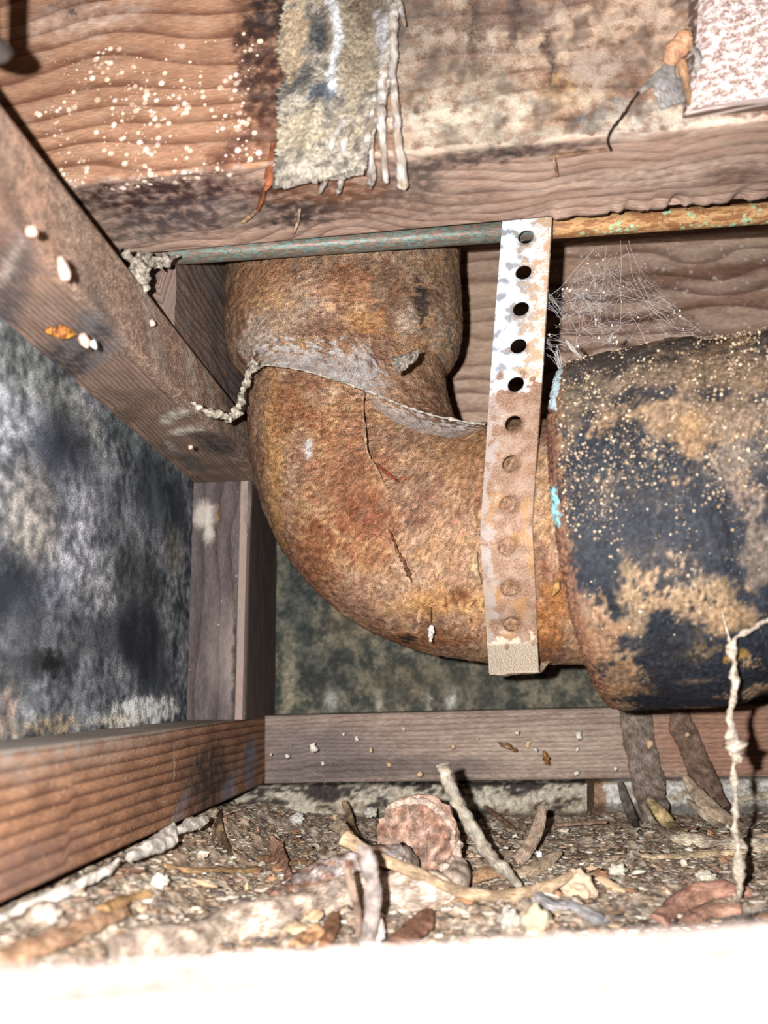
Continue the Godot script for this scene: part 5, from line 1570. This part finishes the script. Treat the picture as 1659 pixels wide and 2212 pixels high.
# ---------------------------------------------------------------------------------------------
func build_floor_debris():
	var toward := Vector3(0, 0.35, 1).normalized()
	var upward := Vector3(0, 1, 0.25).normalized()
	# --- the big curl of bark
	var curl := thing("bark_curl", at(850, 1930, 0.27), "large scrolled piece of grey and reddish bark in the middle of the floor", "bark")
	var grey := tone(c8(172, 160, 156), 0.3, 260.0, c8(150, 116, 98))
	obj("band", strip(grounded([[250, 2062, 0.225], [380, 2034, 0.232], [490, 2003, 0.240], [600, 1975, 0.249], [690, 1945, 0.259], [770, 1925, 0.267], [850, 1924, 0.270], [920, 1925, 0.273], [975, 1905, 0.280], [990, 1870, 0.292]], 0.004), [0.009, 0.0105, 0.0105, 0.010, 0.0100, 0.0105, 0.0115, 0.0120, 0.0105, 0.0075], 0.004, Vector3(-0.15, 0.25, 1), 90, 0.25, 0.08, tone(c8(214, 194, 176), 0.22, 120.0, c8(172, 154, 140))), mats["bark"], curl)
	obj("inner_sheet", _disc(at(908, 1808, 0.312), 0.0155, 0.0152, Vector3(-0.28, 0.5, 1).normalized(), 0.0028, tone(c8(186, 154, 136), 0.2, 200.0, c8(166, 128, 108)), 0.4), mats["crumb"], curl)
	obj("rim", strand(pts([[838, 1745, 0.318], [880, 1730, 0.318], [930, 1738, 0.316], [968, 1770, 0.312], [984, 1815, 0.306], [982, 1850, 0.300], [960, 1880, 0.292]]), [0.0010, 0.0014, 0.0016, 0.0018, 0.0020, 0.0022, 0.0020], 110, 10, 0.45, 420.0, tone(c8(214, 190, 172), 0.2, 300.0)), mats["crumb"], curl)
	obj("outer_slab", strip(grounded([[612, 1945, 0.258], [660, 1910, 0.266], [720, 1880, 0.274], [780, 1858, 0.281], [830, 1848, 0.286], [868, 1850, 0.289]], 0.007), [0.010, 0.0125, 0.0115, 0.0110, 0.0105, 0.008], 0.0045, Vector3(-0.2, 0.8, 0.9), 60, 0.25, 0.1, grey), mats["bark"], curl)
	obj("slab_end", strip(pts([[862, 1850, 0.288], [885, 1866, 0.289], [902, 1892, 0.288]]), [0.008, 0.006, 0.002], 0.003, Vector3(0.1, 0.8, 0.9), 20, 0.2, 0.5, tone(c8(132, 118, 108), 0.3, 260.0)), mats["bark"], curl)
	# --- long strips and twigs
	var pieces := [
		["bark_strip", "strip", [[742, 1806, 0.268], [790, 1838, 0.264], [850, 1866, 0.262], [910, 1890, 0.262], [970, 1916, 0.262], [1030, 1932, 0.262], [1100, 1934, 0.263], [1170, 1922, 0.266], [1236, 1888, 0.272]], [0.0050, 0.0042, 0.0036, 0.0034, 0.0034, 0.0038, 0.0040, 0.0040, 0.0022], 0.0018, Vector3(0, 0.5, 1), c8(208, 180, 148), "long cream bark strip sagging across the bark curl towards the right", "bark"],
		["bark_chip", "strip", [[785, 1832, 0.214], [798, 1880, 0.217], [804, 1930, 0.220], [800, 1980, 0.223], [792, 2036, 0.226]], [0.0040, 0.0046, 0.0046, 0.0042, 0.0044], 0.0025, Vector3(-0.3, 0.1, 1), c8(196, 182, 176), "upright blurred grey bark chip standing before the bark curl", "bark"],
		["bark_chip", "strip", [[748, 1878, 0.221], [762, 1925, 0.223], [772, 1970, 0.226], [776, 2020, 0.228]], [0.0016, 0.0022, 0.0022, 0.0018], 0.0016, Vector3(0, 0.1, 1), c8(206, 176, 156), "thin pinkish bark chip leaning left of the upright grey chip", "bark"],
		["twig", "strand", [[957, 1652, 0.287], [972, 1700, 0.2865], [1008, 1770, 0.286], [1050, 1838, 0.285], [1092, 1884, 0.284], [1126, 1914, 0.283]], [0.0024, 0.0020, 0.0021, 0.0022, 0.0021, 0.0010], 0.35, Vector3.UP, c8(186, 176, 160), "straight grey twig leaning up in front of the back plate", "twig"],
		["bark_strip", "strip", [[1172, 1746, 0.345], [1164, 1780, 0.338], [1152, 1812, 0.332], [1130, 1844, 0.326], [1112, 1858, 0.322]], [0.0030, 0.0048, 0.0056, 0.0060, 0.0040], 0.002, Vector3(-0.2, 0.4, 1), c8(200, 176, 156), "upright forked bark strip, right of the leaning twig", "bark"],
		["bark_strip", "strip", [[1208, 1842, 0.330], [1176, 1864, 0.324], [1140, 1884, 0.318], [1100, 1890, 0.314], [1060, 1884, 0.312]], [0.0030, 0.0056, 0.0066, 0.0060, 0.0030], 0.0025, Vector3(0, 0.7, 1), c8(206, 184, 156), "crumbly beige bark strip lying at the foot of the forked strip", "bark"],
		["bark_strip", "strip", [[998, 1900, 0.290], [1030, 1892, 0.293], [1075, 1880, 0.298], [1100, 1890, 0.300]], [0.0030, 0.0044, 0.0044, 0.0030], 0.002, Vector3(0, 0.6, 1), c8(196, 158, 124), "short tan bark strip under the leaning twig's foot", "bark"],
		["dry_leaf", "strip", [[586, 1806, 0.352], [594, 1836, 0.344], [606, 1868, 0.334], [624, 1902, 0.322]], [0.0012, 0.0078, 0.0078, 0.0030], 0.0014, Vector3(-0.5, 0.3, 1), c8(188, 148, 128), "curled pinkish dry leaf standing left of the bark curl", "leaf"],
		["bark_strip", "strip", [[482, 1742, 0.44], [470, 1775, 0.42], [478, 1808, 0.395], [498, 1846, 0.365]], [0.0026, 0.0046, 0.0042, 0.0014], 0.0016, Vector3(-0.3, 0.3, 1), c8(150, 124, 98), "curled brown bark strip leaning by the left plate's far end", "bark"],
		["bark_strip", "strip", [[352, 1868, 0.322], [410, 1880, 0.318], [470, 1878, 0.320], [540, 1880, 0.322], [640, 1862, 0.330]], [0.0016, 0.0026, 0.0028, 0.0026, 0.0016], 0.0014, upward, c8(186, 150, 110), "flat tan bark strip lying left of the dry leaf", "bark"],
		["twig", "strand", [[560, 1856, 0.340], [610, 1858, 0.342], [660, 1866, 0.342], [700, 1876, 0.342]], [0.0014, 0.0016, 0.0018, 0.0012], 0.4, Vector3.UP, c8(156, 122, 94), "short brown twig lying behind the dry leaf", "twig"],
		["bark_strip", "strip", [[-20, 2072, 0.214], [60, 2046, 0.222], [150, 2012, 0.233], [230, 1982, 0.246], [272, 1968, 0.254]], [0.0070, 0.0076, 0.0072, 0.0060, 0.0030], 0.0025, upward, c8(196, 158, 128), "long blurred brown bark slat in the bottom left corner", "bark"],
		["wood_chip", "strip", [[222, 1962, 0.262], [252, 1948, 0.267], [280, 1938, 0.272], [324, 1932, 0.278]], [0.0040, 0.0052, 0.0036, 0.0020], 0.0016, upward, c8(204, 164, 116), "flat golden wood chip above the brown bark slat", "wood chip"],
		["wood_chip", "strip", [[636, 2040, 0.221], [664, 2022, 0.226], [690, 2008, 0.231]], [0.0040, 0.0060, 0.0036], 0.0018, upward, c8(216, 168, 126), "pale orange wood chip right below the band of the bark curl", "wood chip"],
		["bark_chip", "strip", [[700, 2040, 0.224], [715, 2000, 0.235], [722, 1975, 0.242]], [0.0040, 0.0046, 0.0026], 0.0016, Vector3(0, 0.7, 0.8), c8(164, 122, 96), "brown bark chip between the pale orange chip and the upright chips", "bark"],
		["bark_chip", "strip", [[860, 2030, 0.222], [900, 1995, 0.236], [925, 1965, 0.248]], [0.0060, 0.0090, 0.0040], 0.0016, upward, c8(156, 116, 96), "flat reddish bark chip lying below the right end of the bark curl", "bark"],
		["bark_strip", "strip", [[742, 1732, 0.43], [752, 1756, 0.42], [762, 1785, 0.40], [776, 1808, 0.38]], [0.0030, 0.0040, 0.0026, 0.0016], 0.0012, Vector3(-0.3, 0.3, 1), c8(206, 180, 142), "small cream splinter standing behind the bark curl", "bark"],
		["bark_strip", "strip", [[724, 1778, 0.33], [740, 1792, 0.32], [758, 1808, 0.31]], [0.0044, 0.0050, 0.0030], 0.0014, Vector3(-0.2, 0.4, 1), c8(206, 186, 160), "short notched cream splinter at the upper end of the long strip", "bark"],
		["twig", "strand", [[1048, 1742, 0.45], [1080, 1768, 0.43], [1112, 1792, 0.41]], [0.0008, 0.0012, 0.0008], 0.4, Vector3.UP, c8(176, 140, 110), "thin tan twig lying between the leaning twig and the forked strip", "twig"],
		["bark_fibre", "strip", [[1160, 1936, 0.262], [1190, 1950, 0.259], [1240, 1958, 0.256], [1305, 1990, 0.243]], [0.0050, 0.0060, 0.0056, 0.0040], 0.002, upward, c8(176, 174, 176), "frayed grey fibre bundle below the rough cream lump", "bark"],
		["bark_slab", "strip", [[1366, 1505, 0.478], [1378, 1580, 0.470], [1392, 1650, 0.462], [1402, 1712, 0.450], [1420, 1772, 0.432]], [0.0160, 0.0170, 0.0178, 0.0180, 0.0120], 0.004, Vector3(-0.25, 0.0, 1), c8(156, 140, 130), "broad dark bark slab leaning on the back plate under the coupling", "bark"],
		["bark_sliver", "strip", [[1338, 1690, 0.448], [1352, 1730, 0.440], [1368, 1775, 0.425], [1384, 1800, 0.414]], [0.0030, 0.0050, 0.0052, 0.0020], 0.002, Vector3(-0.4, 0.1, 1), c8(132, 122, 116), "grey sliver splitting off the left foot of the broad bark slab", "bark"],
		["bark_slab", "strip", [[1452, 1505, 0.478], [1478, 1580, 0.472], [1506, 1650, 0.462], [1540, 1712, 0.448], [1568, 1748, 0.438]], [0.0120, 0.0150, 0.0136, 0.0110, 0.0060], 0.004, Vector3(-0.25, 0, 1), c8(140, 116, 102), "darker narrow bark slab to the right of the broad slab", "bark"],
		["bark_strip", "strip", [[1402, 1726, 0.425], [1424, 1752, 0.415], [1450, 1782, 0.405], [1478, 1800, 0.398]], [0.0026, 0.0066, 0.0078, 0.0030], 0.0016, Vector3(-0.1, 0.5, 1), c8(222, 196, 146), "ochre inner bark flap at the foot of the broad slab", "bark"],
		["bark_strip", "strip", [[1392, 1740, 0.424], [1416, 1780, 0.404], [1460, 1806, 0.392], [1520, 1818, 0.386], [1600, 1822, 0.382], [1690, 1828, 0.376]], [0.0026, 0.0036, 0.0052, 0.0060, 0.0060, 0.0060], 0.0016, Vector3(0, 0.6, 1), c8(238, 220, 194), "long pale bark strip sweeping right along the floor from the broad slab", "bark"],
		["bark_strip", "strip", [[1480, 1676, 0.440], [1502, 1708, 0.430], [1540, 1746, 0.416], [1590, 1782, 0.402], [1650, 1806, 0.392], [1700, 1814, 0.386]], [0.0030, 0.0070, 0.0086, 0.0090, 0.0096, 0.0096], 0.0025, Vector3(-0.1, 0.7, 1), c8(224, 198, 172), "wide pale brown bark strip curving away right from the darker slab", "bark"],
		["bark_strip", "strip", [[1484, 1726, 0.428], [1510, 1750, 0.418], [1552, 1782, 0.405], [1610, 1806, 0.394]], [0.0014, 0.0034, 0.0040, 0.0024], 0.0014, Vector3(-0.1, 0.6, 1), c8(232, 212, 186), "narrow pale sliver under the wide pale brown strip", "bark"],
		["bark_chip", "strip", [[1552, 1690, 0.46], [1556, 1720, 0.455], [1560, 1748, 0.45]], [0.0012, 0.0040, 0.0044], 0.0014, Vector3(-0.2, 0.1, 1), c8(116, 72, 60), "little dark red bark spike right of the darker slab's foot", "bark"],
		["bark_strip", "strip", [[1600, 1726, 0.455], [1650, 1718, 0.45], [1700, 1712, 0.45]], [0.0030, 0.0040, 0.0044], 0.0014, Vector3(0, 0.5, 1), c8(240, 226, 200), "cream strip against the mortar at the far right", "bark"],
		["bark_strip", "strip", [[1385, 1850, 0.335], [1450, 1848, 0.338], [1530, 1842, 0.340], [1610, 1838, 0.340]], [0.0010, 0.0030, 0.0046, 0.0036], 0.0014, upward, c8(236, 208, 172), "flat peach bark strip lying below the long pale strip on the right", "bark"],
		["bark_chip", "strip", [[1425, 1988, 0.246], [1470, 1950, 0.258], [1520, 1926, 0.266], [1570, 1920, 0.270], [1622, 1926, 0.272]], [0.0050, 0.0066, 0.0064, 0.0050, 0.0030], 0.002, Vector3(-0.2, 0.8, 1), c8(196, 150, 130), "arched reddish bark chip near the lower right, behind the bright plank", "bark"],
		["bark_chip", "strip", [[1480, 1990, 0.245], [1530, 1966, 0.250], [1600, 1962, 0.252]], [0.0040, 0.0060, 0.0040], 0.002, upward, c8(190, 148, 128), "flat reddish chip under the arched bark chip", "bark"],
		["bark_strip", "strip", [[1200, 1782, 0.40], [1250, 1778, 0.405], [1310, 1774, 0.41]], [0.0020, 0.0030, 0.0016], 0.0012, upward, c8(196, 160, 140), "faint pink strip on the floor between forked strip and broad slab", "bark"]]
	for e in pieces:
		var t := tone(e[6], 0.15, 170.0, (e[6] as Color) * Color(0.9, 0.89, 0.88, 1.0))
		var m: ArrayMesh
		if e[1] == "strand": m = strand(grounded(e[2], 0.0012), e[3], 60, 9, e[4], 520.0, t)
		else: m = strip(grounded(e[2], 0.0016), e[3], e[4], e[5], 60, 0.22, 0.14, t)
		tag(obj(e[0], m, mats["bark"]), e[7], e[8])
	# --- lumps
	for e in [[1250, 1918, 0.272, 62, 56, c8(186, 164, 138), "rough cream plaster lump right of the long cream strip's end", "plaster"], [1160, 1992, 0.247, 58, 60, c8(172, 154, 130), "blocky cream plaster lump below the long cream strip", "plaster"], [1100, 1985, 0.249, 40, 34, c8(166, 156, 144), "small greyish lump left of the blocky cream plaster", "plaster"],
		[345, 1905, 0.296, 26, 26, c8(186, 178, 162), "round pale grey lump on the grit left of the tan strip", "plaster"], [98, 1975, 0.258, 40, 28, c8(168, 152, 138), "greyish stone by the left plate's foot", "stone"], [815, 2012, 0.227, 26, 40, c8(190, 180, 172), "white lump at the foot of the upright grey chip", "plaster"],
		[1165, 1845, 0.33, 10, 12, c8(232, 224, 214), "bead-like white crumb between the two forked strips", "crumb"], [640, 1768, 0.43, 26, 18, c8(190, 184, 172), "grey lump behind the dry leaf near the back plate", "plaster"], [800, 1755, 0.43, 26, 18, c8(186, 178, 164), "grey lump behind the bark curl near the mortar bed", "plaster"],
		[1335, 1880, 0.30, 34, 22, c8(190, 180, 160), "flat whitish clod on the open floor right of the forked strips", "plaster"], [1525, 1895, 0.288, 34, 24, c8(188, 178, 158), "flat whitish clod on the floor near the hanging strand's foot", "plaster"]]:
		var o := obj("lump", lump(e[0] * 0.37, 0.4, 22, 30, 1.5), plain(e[5], 0.9))
		o.position = grounded([[e[0], e[1], e[2]]], 0.0015)[0]
		o.scale = Vector3(e[3], e[4], e[3] * 0.8) * (e[2] as float) / FPX * 1.1
		tag(o, e[6], e[7])
	# --- wood chips and stones scattered about, each one its own thing
	var chip_meshes := []
	for i in 5: chip_meshes.append(lump(20.0 + i * 3.1, 0.75, 7, 10, 1.3))
	var tones := [c8(196, 166, 132), c8(150, 112, 84), c8(214, 202, 184), c8(176, 132, 100), c8(120, 88, 68), c8(204, 190, 168)]
	for i in 150:
		var z := lerpf(-0.175, -0.47, pow(rng.randf(), 1.1))
		var x := rng.randf_range(-0.098, 0.03 - z * 0.32)
		var flat := i % 3 != 0
		var s := rng.randf_range(0.0026, 0.0062) if flat else rng.randf_range(0.0018, 0.0036)
		var o := obj("wood_chip" if flat else "pebble", chip_meshes[i % 5], plain(tones[rng.randi() % tones.size()], 0.9))
		o.scale = Vector3(s * rng.randf_range(0.8, 1.9), s * (0.3 if flat else 0.8), s * rng.randf_range(0.7, 1.1))
		o.rotation = Vector3(rng.randf_range(-0.4, 0.4), rng.randf() * 6.28, rng.randf_range(-0.4, 0.4))
		o.position = Vector3(x, floor_y(x, z) + s * (0.12 if flat else 0.25), z)
		if flat: tag(o, "small flat wood chip scattered among the grit on the dirt floor", "wood chip", "wood chips scattered on the dirt floor")
		else: tag(o, "small rounded pebble scattered among the grit on the dirt floor", "pebble", "pebbles scattered on the dirt floor")
	# --- pale grains caught on threads before the back plate
	var gmesh := lump(61.0, 0.5, 7, 9, 1.4)
	var spots_ := [[676, 1614, 9], [620, 1633, 5], [697, 1650, 4], [770, 1595, 5], [840, 1652, 6], [801, 1620, 4], [906, 1673, 6], [978, 1612, 6], [1140, 1607, 7], [1250, 1590, 8], [1247, 1618, 4], [1246, 1670, 5], [1117, 1583, 5], [1157, 1620, 4], [1404, 1606, 8], [1485, 1587, 5], [585, 1630, 3], [1032, 1596, 3], [872, 1575, 3], [742, 1586, 3], [1330, 1660, 4]]
	for e in spots_:
		var o := obj("pale_grain", gmesh, plain(c8(228, 216, 200) if int(e[0]) % 3 else c8(214, 178, 140), 0.85))
		o.position = at(e[0], e[1], 0.455 + 0.02 * fmod(e[0] * 0.37, 1.0))
		o.scale = Vector3(1, 1.1, 0.9) * (e[2] as float) * 2.0 * 0.46 / FPX
		o.rotation = Vector3(e[0], e[1], 0)
		tag(o, "pale grain caught on web threads in front of the back bottom plate", "grain", "pale grains before the back plate")
	for e in [[1095, 1612, "brown wood splinter stuck on the back plate, left part", c8(176, 136, 96)], [1180, 1637, "orange brown insect husk caught before the back plate", c8(196, 140, 82)]]:
		var p := [[e[0] - 18, e[1] - 8, 0.46], [e[0], e[1], 0.457], [e[0] + 20, e[1] + 10, 0.46]] if e[0] < 1150 else [[e[0] - 6, e[1] - 14, 0.46], [e[0], e[1], 0.457], [e[0] + 4, e[1] + 14, 0.46]]
		tag(obj("husk", strand(pts(p), [0.0005, 0.0018, 0.0008], 14, 7, 0.7, 700.0, tone(e[3], 0.4, 500.0)), mats["crumb"]), e[2], "debris")
	# --- strand of dust hanging at the right
	var hang := thing("hanging_dust_strand", at(1585, 1370, 0.252), "beige dust-beaded strand hanging in front of the coupling to the floor at the right", "cobweb")
	var dt := tone(c8(214, 198, 178), 0.16, 500.0)
	obj("cord", strand(pts([[1574, 1378, 0.254], [1580, 1400, 0.252], [1586, 1450, 0.252], [1582, 1510, 0.252], [1578, 1570, 0.252], [1588, 1610, 0.252], [1583, 1660, 0.252], [1588, 1720, 0.252], [1590, 1780, 0.251], [1596, 1840, 0.251], [1597, 1890, 0.250], [1598, 1936, 0.250]]), [0.0008, 0.0013, 0.0012, 0.0009, 0.0009, 0.0024, 0.0010, 0.0008, 0.0009, 0.0012, 0.0016, 0.0006], 170, 9, 0.9, 420.0, dt), mats["crumb"], hang)
	obj("branch", strand(pts([[1580, 1400, 0.252], [1592, 1376, 0.252], [1620, 1362, 0.252], [1650, 1345, 0.252], [1690, 1325, 0.252]]), [0.0010, 0.0008, 0.0008, 0.0006, 0.0006], 60, 8, 0.7, 420.0, dt), mats["crumb"], hang)
	obj("branch", strand(pts([[1578, 1392, 0.252], [1570, 1360, 0.254], [1556, 1310, 0.257]]), [0.0006, 0.0004, 0.0002], 30, 6, 0.5, 420.0, dt), mats["crumb"], hang)

# ---------------------------------------------------------------------------------------------
func thread(p: Vector3, q: Vector3, r: float, sag := 0.0, wob := 0.0) -> ArrayMesh:
	var m := (p + q) * 0.5 + Vector3(rng.randf_range(-1, 1) * wob, -sag + rng.randf_range(-1, 1) * wob, rng.randf_range(-1, 1) * wob)
	var a := p.lerp(m, 0.5) + Vector3(rng.randf_range(-1, 1), rng.randf_range(-1, 1), 0) * wob * 0.6
	var b := m.lerp(q, 0.5) + Vector3(rng.randf_range(-1, 1), rng.randf_range(-1, 1), 0) * wob * 0.6
	return strand(PackedVector3Array([p, a, m, b, q]), [r, r * 0.8, r, r * 0.8, r], 12, 3, 0.0)

func web_sheet(upper: Array, lower: Array, dense: float, seed_: float) -> MeshInstance3D:
	var a := smooth_path(pts(upper), 70)
	var b := smooth_path(pts(lower), 70)
	var rows := []; var us := PackedFloat32Array(); var vs := PackedFloat32Array()
	for i in 71:
		var row := PackedVector3Array()
		for j in 25:
			var t := j / 24.0
			var p := a[i].lerp(b[i], t)
			p += pipe_n * (0.0012 * nb.get_noise_3d(p.x * 120, p.y * 120, seed_) - 0.003 * sin(PI * t))
			row.append(p)
		rows.append(row)
		us.append(i / 70.0)
	for j in 25: vs.append(j / 24.0)
	var im := Image.create(400, 120, false, Image.FORMAT_RGBA8)
	for y in 120:
		for x in 400:
			var v := y / 119.0
			var f := nc.get_noise_2d(x * 0.16 + seed_ * 9.0, y * 0.22)
			var g := nb.get_noise_2d(x * 0.03 + seed_ * 5.0, y * 0.04)
			var al := dense * (0.62 + 0.35 * pow(v, 4.0) + g * 0.4 + f * 0.3)
			al *= smoothstep(0.0, 0.5, v + g * 0.5) * smoothstep(0.0, 0.22, minf(x / 399.0, 1.0 - x / 399.0) + g * 0.1)
			if v > 0.95: al = maxf(al, 0.5)
			var k := 0.70 + f * 0.2
			im.set_pixel(x, y, Color(k, k * 0.98, k * 0.96, clampf(al, 0.0, 0.95)))
	var m := StandardMaterial3D.new()
	m.albedo_texture = ImageTexture.create_from_image(im)
	m.transparency = BaseMaterial3D.TRANSPARENCY_ALPHA
	m.roughness = 0.9
	m.cull_mode = BaseMaterial3D.CULL_DISABLED
	var o := MeshInstance3D.new()
	o.mesh = loft(rows, false, false, us, vs)
	o.material_override = m
	return o

func build_webs():
	# dusty sheet slung between hub and bend
	var sheet := thing("dusty_web", at(680, 790, 0.33), "dusty grey cobweb sheet slung across the joint of upright hub and bend", "cobweb")
	var s1 := web_sheet([[532, 770, 0.347], [560, 726, 0.340], [620, 722, 0.336], [690, 732, 0.336], [760, 728, 0.336], [810, 760, 0.336], [850, 815, 0.338]], [[545, 800, 0.345], [580, 788, 0.334], [640, 796, 0.328], [700, 812, 0.325], [750, 828, 0.325], [795, 845, 0.326], [850, 868, 0.327]], 0.55, 1.0)
	var s2 := web_sheet([[770, 826, 0.326], [812, 850, 0.326], [862, 872, 0.327], [920, 892, 0.328], [980, 906, 0.328], [1050, 915, 0.327]], [[782, 850, 0.3255], [822, 890, 0.324], [874, 920, 0.322], [930, 938, 0.321], [985, 944, 0.320], [1048, 928, 0.322]], 0.42, 4.0)
	var s3 := web_sheet([[748, 742, 0.336], [756, 770, 0.333], [772, 800, 0.330]], [[800, 742, 0.335], [800, 790, 0.331], [798, 838, 0.327]], 0.25, 7.0)
	for s in [s1, s2, s3]:
		s.name = "sheet"
		sheet.add_child(s, true)
		s.position = -sheet.position
	var edge := tone(c8(178, 170, 156), 0.2, 500.0)
	obj("dusty_hem", strand(pts([[548, 796, 0.345], [580, 789, 0.334], [640, 797, 0.328], [700, 813, 0.325], [750, 829, 0.325], [812, 852, 0.326], [862, 873, 0.326], [920, 893, 0.327], [980, 907, 0.327], [1048, 917, 0.326]]), [0.0012, 0.0004, 0.00035, 0.00035, 0.0006, 0.0004, 0.0004, 0.0005, 0.0006, 0.0006], 140, 6, 0.8, 700.0, edge), mats["crumb"], sheet)
	obj("drop_thread", strand(pts([[786, 842, 0.325], [782, 880, 0.321], [788, 930, 0.318], [792, 975, 0.317], [812, 1010, 0.316], [838, 1060, 0.315]]), [0.0004, 0.0002, 0.0003, 0.0005, 0.0003, 0.0002], 60, 6, 0.9, 700.0, tone(c8(156, 128, 102), 0.25, 400.0)), mats["crumb"], sheet)
	obj("drop_thread", strand(pts([[838, 1140, 0.312], [860, 1190, 0.311], [880, 1232, 0.3115], [890, 1256, 0.313]]), [0.0003, 0.0006, 0.0008, 0.0004], 50, 6, 1.2, 900.0, tone(c8(110, 72, 54), 0.25, 400.0)), mats["crumb"], sheet)
	# tangled web right of the strap
	var web := thing("tangled_cobweb", at(1340, 650, 0.34), "fine tangled cobweb stretched between copper tube, strap and coupling top", "cobweb")
	var silk := plain(c8(214, 208, 204), 0.7)
	var list := []
	var A := [at(1284, 538, 0.333), at(1300, 540, 0.334), at(1330, 538, 0.334), at(1352, 530, 0.334), at(1358, 515, 0.333)]
	var B := [at(1216, 640, 0.33), at(1214, 690, 0.33), at(1240, 770, 0.325), at(1280, 776, 0.322), at(1330, 768, 0.322), at(1400, 752, 0.320), at(1500, 738, 0.316), at(1530, 730, 0.315), at(1180, 660, 0.322), at(1176, 740, 0.322)]
	for e in [[1284, 538, 1186, 640], [1352, 530, 1372, 610], [1372, 610, 1420, 680], [1420, 680, 1500, 722], [1358, 520, 1380, 600], [1500, 722, 1540, 738], [1380, 600, 1450, 700], [1340, 520, 1340, 700], [1310, 530, 1290, 690], [1215, 655, 1260, 632], [1215, 690, 1300, 640]]:
		list.append(thread(at(e[0], e[1], 0.332), at(e[2], e[3], 0.326), 0.00007, 0.002, 0.0012))
	for i in 190:
		var p: Vector3 = (A[rng.randi() % 5] as Vector3).lerp(B[rng.randi() % 10], pow(rng.randf(), 0.6))
		var q: Vector3 = (A[rng.randi() % 5] as Vector3).lerp(B[rng.randi() % 10], pow(rng.randf(), 0.6))
		if p.distance_to(q) > 0.016: q = p + (q - p).normalized() * 0.016
		list.append(thread(p, q, rng.randf_range(0.000018, 0.000042), 0.001, 0.0026))
	for i in 26:
		list.append(thread(at(1178 + rng.randf() * 6, rng.randf_range(630, 670) if i % 2 else rng.randf_range(715, 770), 0.322), at(1214 + rng.randf() * 10, rng.randf_range(640, 700) if i % 2 else rng.randf_range(740, 790), 0.327), 0.00004, 0.0006, 0.0012))
	for i in 12:
		list.append(thread(at(1196 + rng.randf() * 8, 745 + i * 3, 0.324), at(1214 + rng.randf() * 4, 800 + rng.randf() * 20, 0.326), 0.00006, 0.0, 0.0006))
	tag(obj("threads", join(list), silk, web), "", "", "", "stuff")
	var specks := []
	for i in 90:
		var p: Vector3 = (A[rng.randi() % 5] as Vector3).lerp(B[rng.randi() % 10], pow(rng.randf(), 0.5))
		var s := 0.0003 + 0.0009 * pow(rng.randf(), 3.0)
		var st := SurfaceTool.new()
		st.append_from(lump(i * 1.7, 0.5, 4, 6), 0, Transform3D(Basis().scaled(Vector3.ONE * s), p))
		specks.append(st.commit())
	tag(obj("caught_specks", join(specks), plain(c8(216, 202, 186), 0.9), web), "", "", "", "stuff")
	obj("dusty_shred", strip(pts([[1222, 735, 0.322], [1236, 752, 0.321], [1258, 778, 0.320]]), [0.0004, 0.0014, 0.0004], 0.0003, Vector3(0, 0, 1), 14, 0.2, 0.5, tone(c8(220, 216, 210), 0.1)), mats["bark"], web)
	obj("dusty_shred", strip(pts([[1316, 740, 0.322], [1322, 722, 0.322], [1330, 716, 0.322]]), [0.0012, 0.0008, 0.0004], 0.0003, Vector3(0, 0, 1), 14, 0.2, 0.5, tone(c8(200, 196, 192), 0.1)), mats["bark"], web)
	obj("dusty_shred", strip(pts([[1494, 722, 0.315], [1504, 732, 0.315], [1516, 740, 0.315]]), [0.0008, 0.0016, 0.0006], 0.0003, Vector3(0, 0, 1), 14, 0.2, 0.5, tone(c8(206, 180, 160), 0.1)), mats["bark"], web)
	# faint threads over the back plate
	var faint := thing("faint_cobweb", at(680, 1630, 0.46), "faint dusty cobweb threads low over the back plate's left end", "cobweb")
	list = []
	for i in 40:
		var p := at(rng.randf_range(590, 900), rng.randf_range(1580, 1700), 0.462)
		var v := Vector3(rng.randf_range(-1, 1), rng.randf_range(-0.7, 0.7), rng.randf_range(-0.3, 0.3)) * rng.randf_range(0.004, 0.018)
		list.append(thread(p, p + v, 0.00005, 0.001, 0.0016))
	tag(obj("threads", join(list), silk, faint), "", "", "", "stuff")
	# one bright thread across the left plate, a second over the joist
	tag(obj("silk_thread", strand(PackedVector3Array([at(178, 1605, 0.262), at(210, 1630, 0.272), at(240, 1648, 0.283)]), [0.00008, 0.00028, 0.0001], 12, 5, 0.3), silk), "bright silk thread slanting across the striped left plate", "cobweb")
	tag(obj("silk_thread", strand(PackedVector3Array([at(866, 312, 0.277), at(955, 295, 0.273), at(1030, 306, 0.276), at(1200, 330, 0.277)]), [0.0001, 0.00016, 0.00012, 0.00008], 40, 4, 0.2), silk), "long pale silk thread stretched over the joist right of the bark sheet", "cobweb")
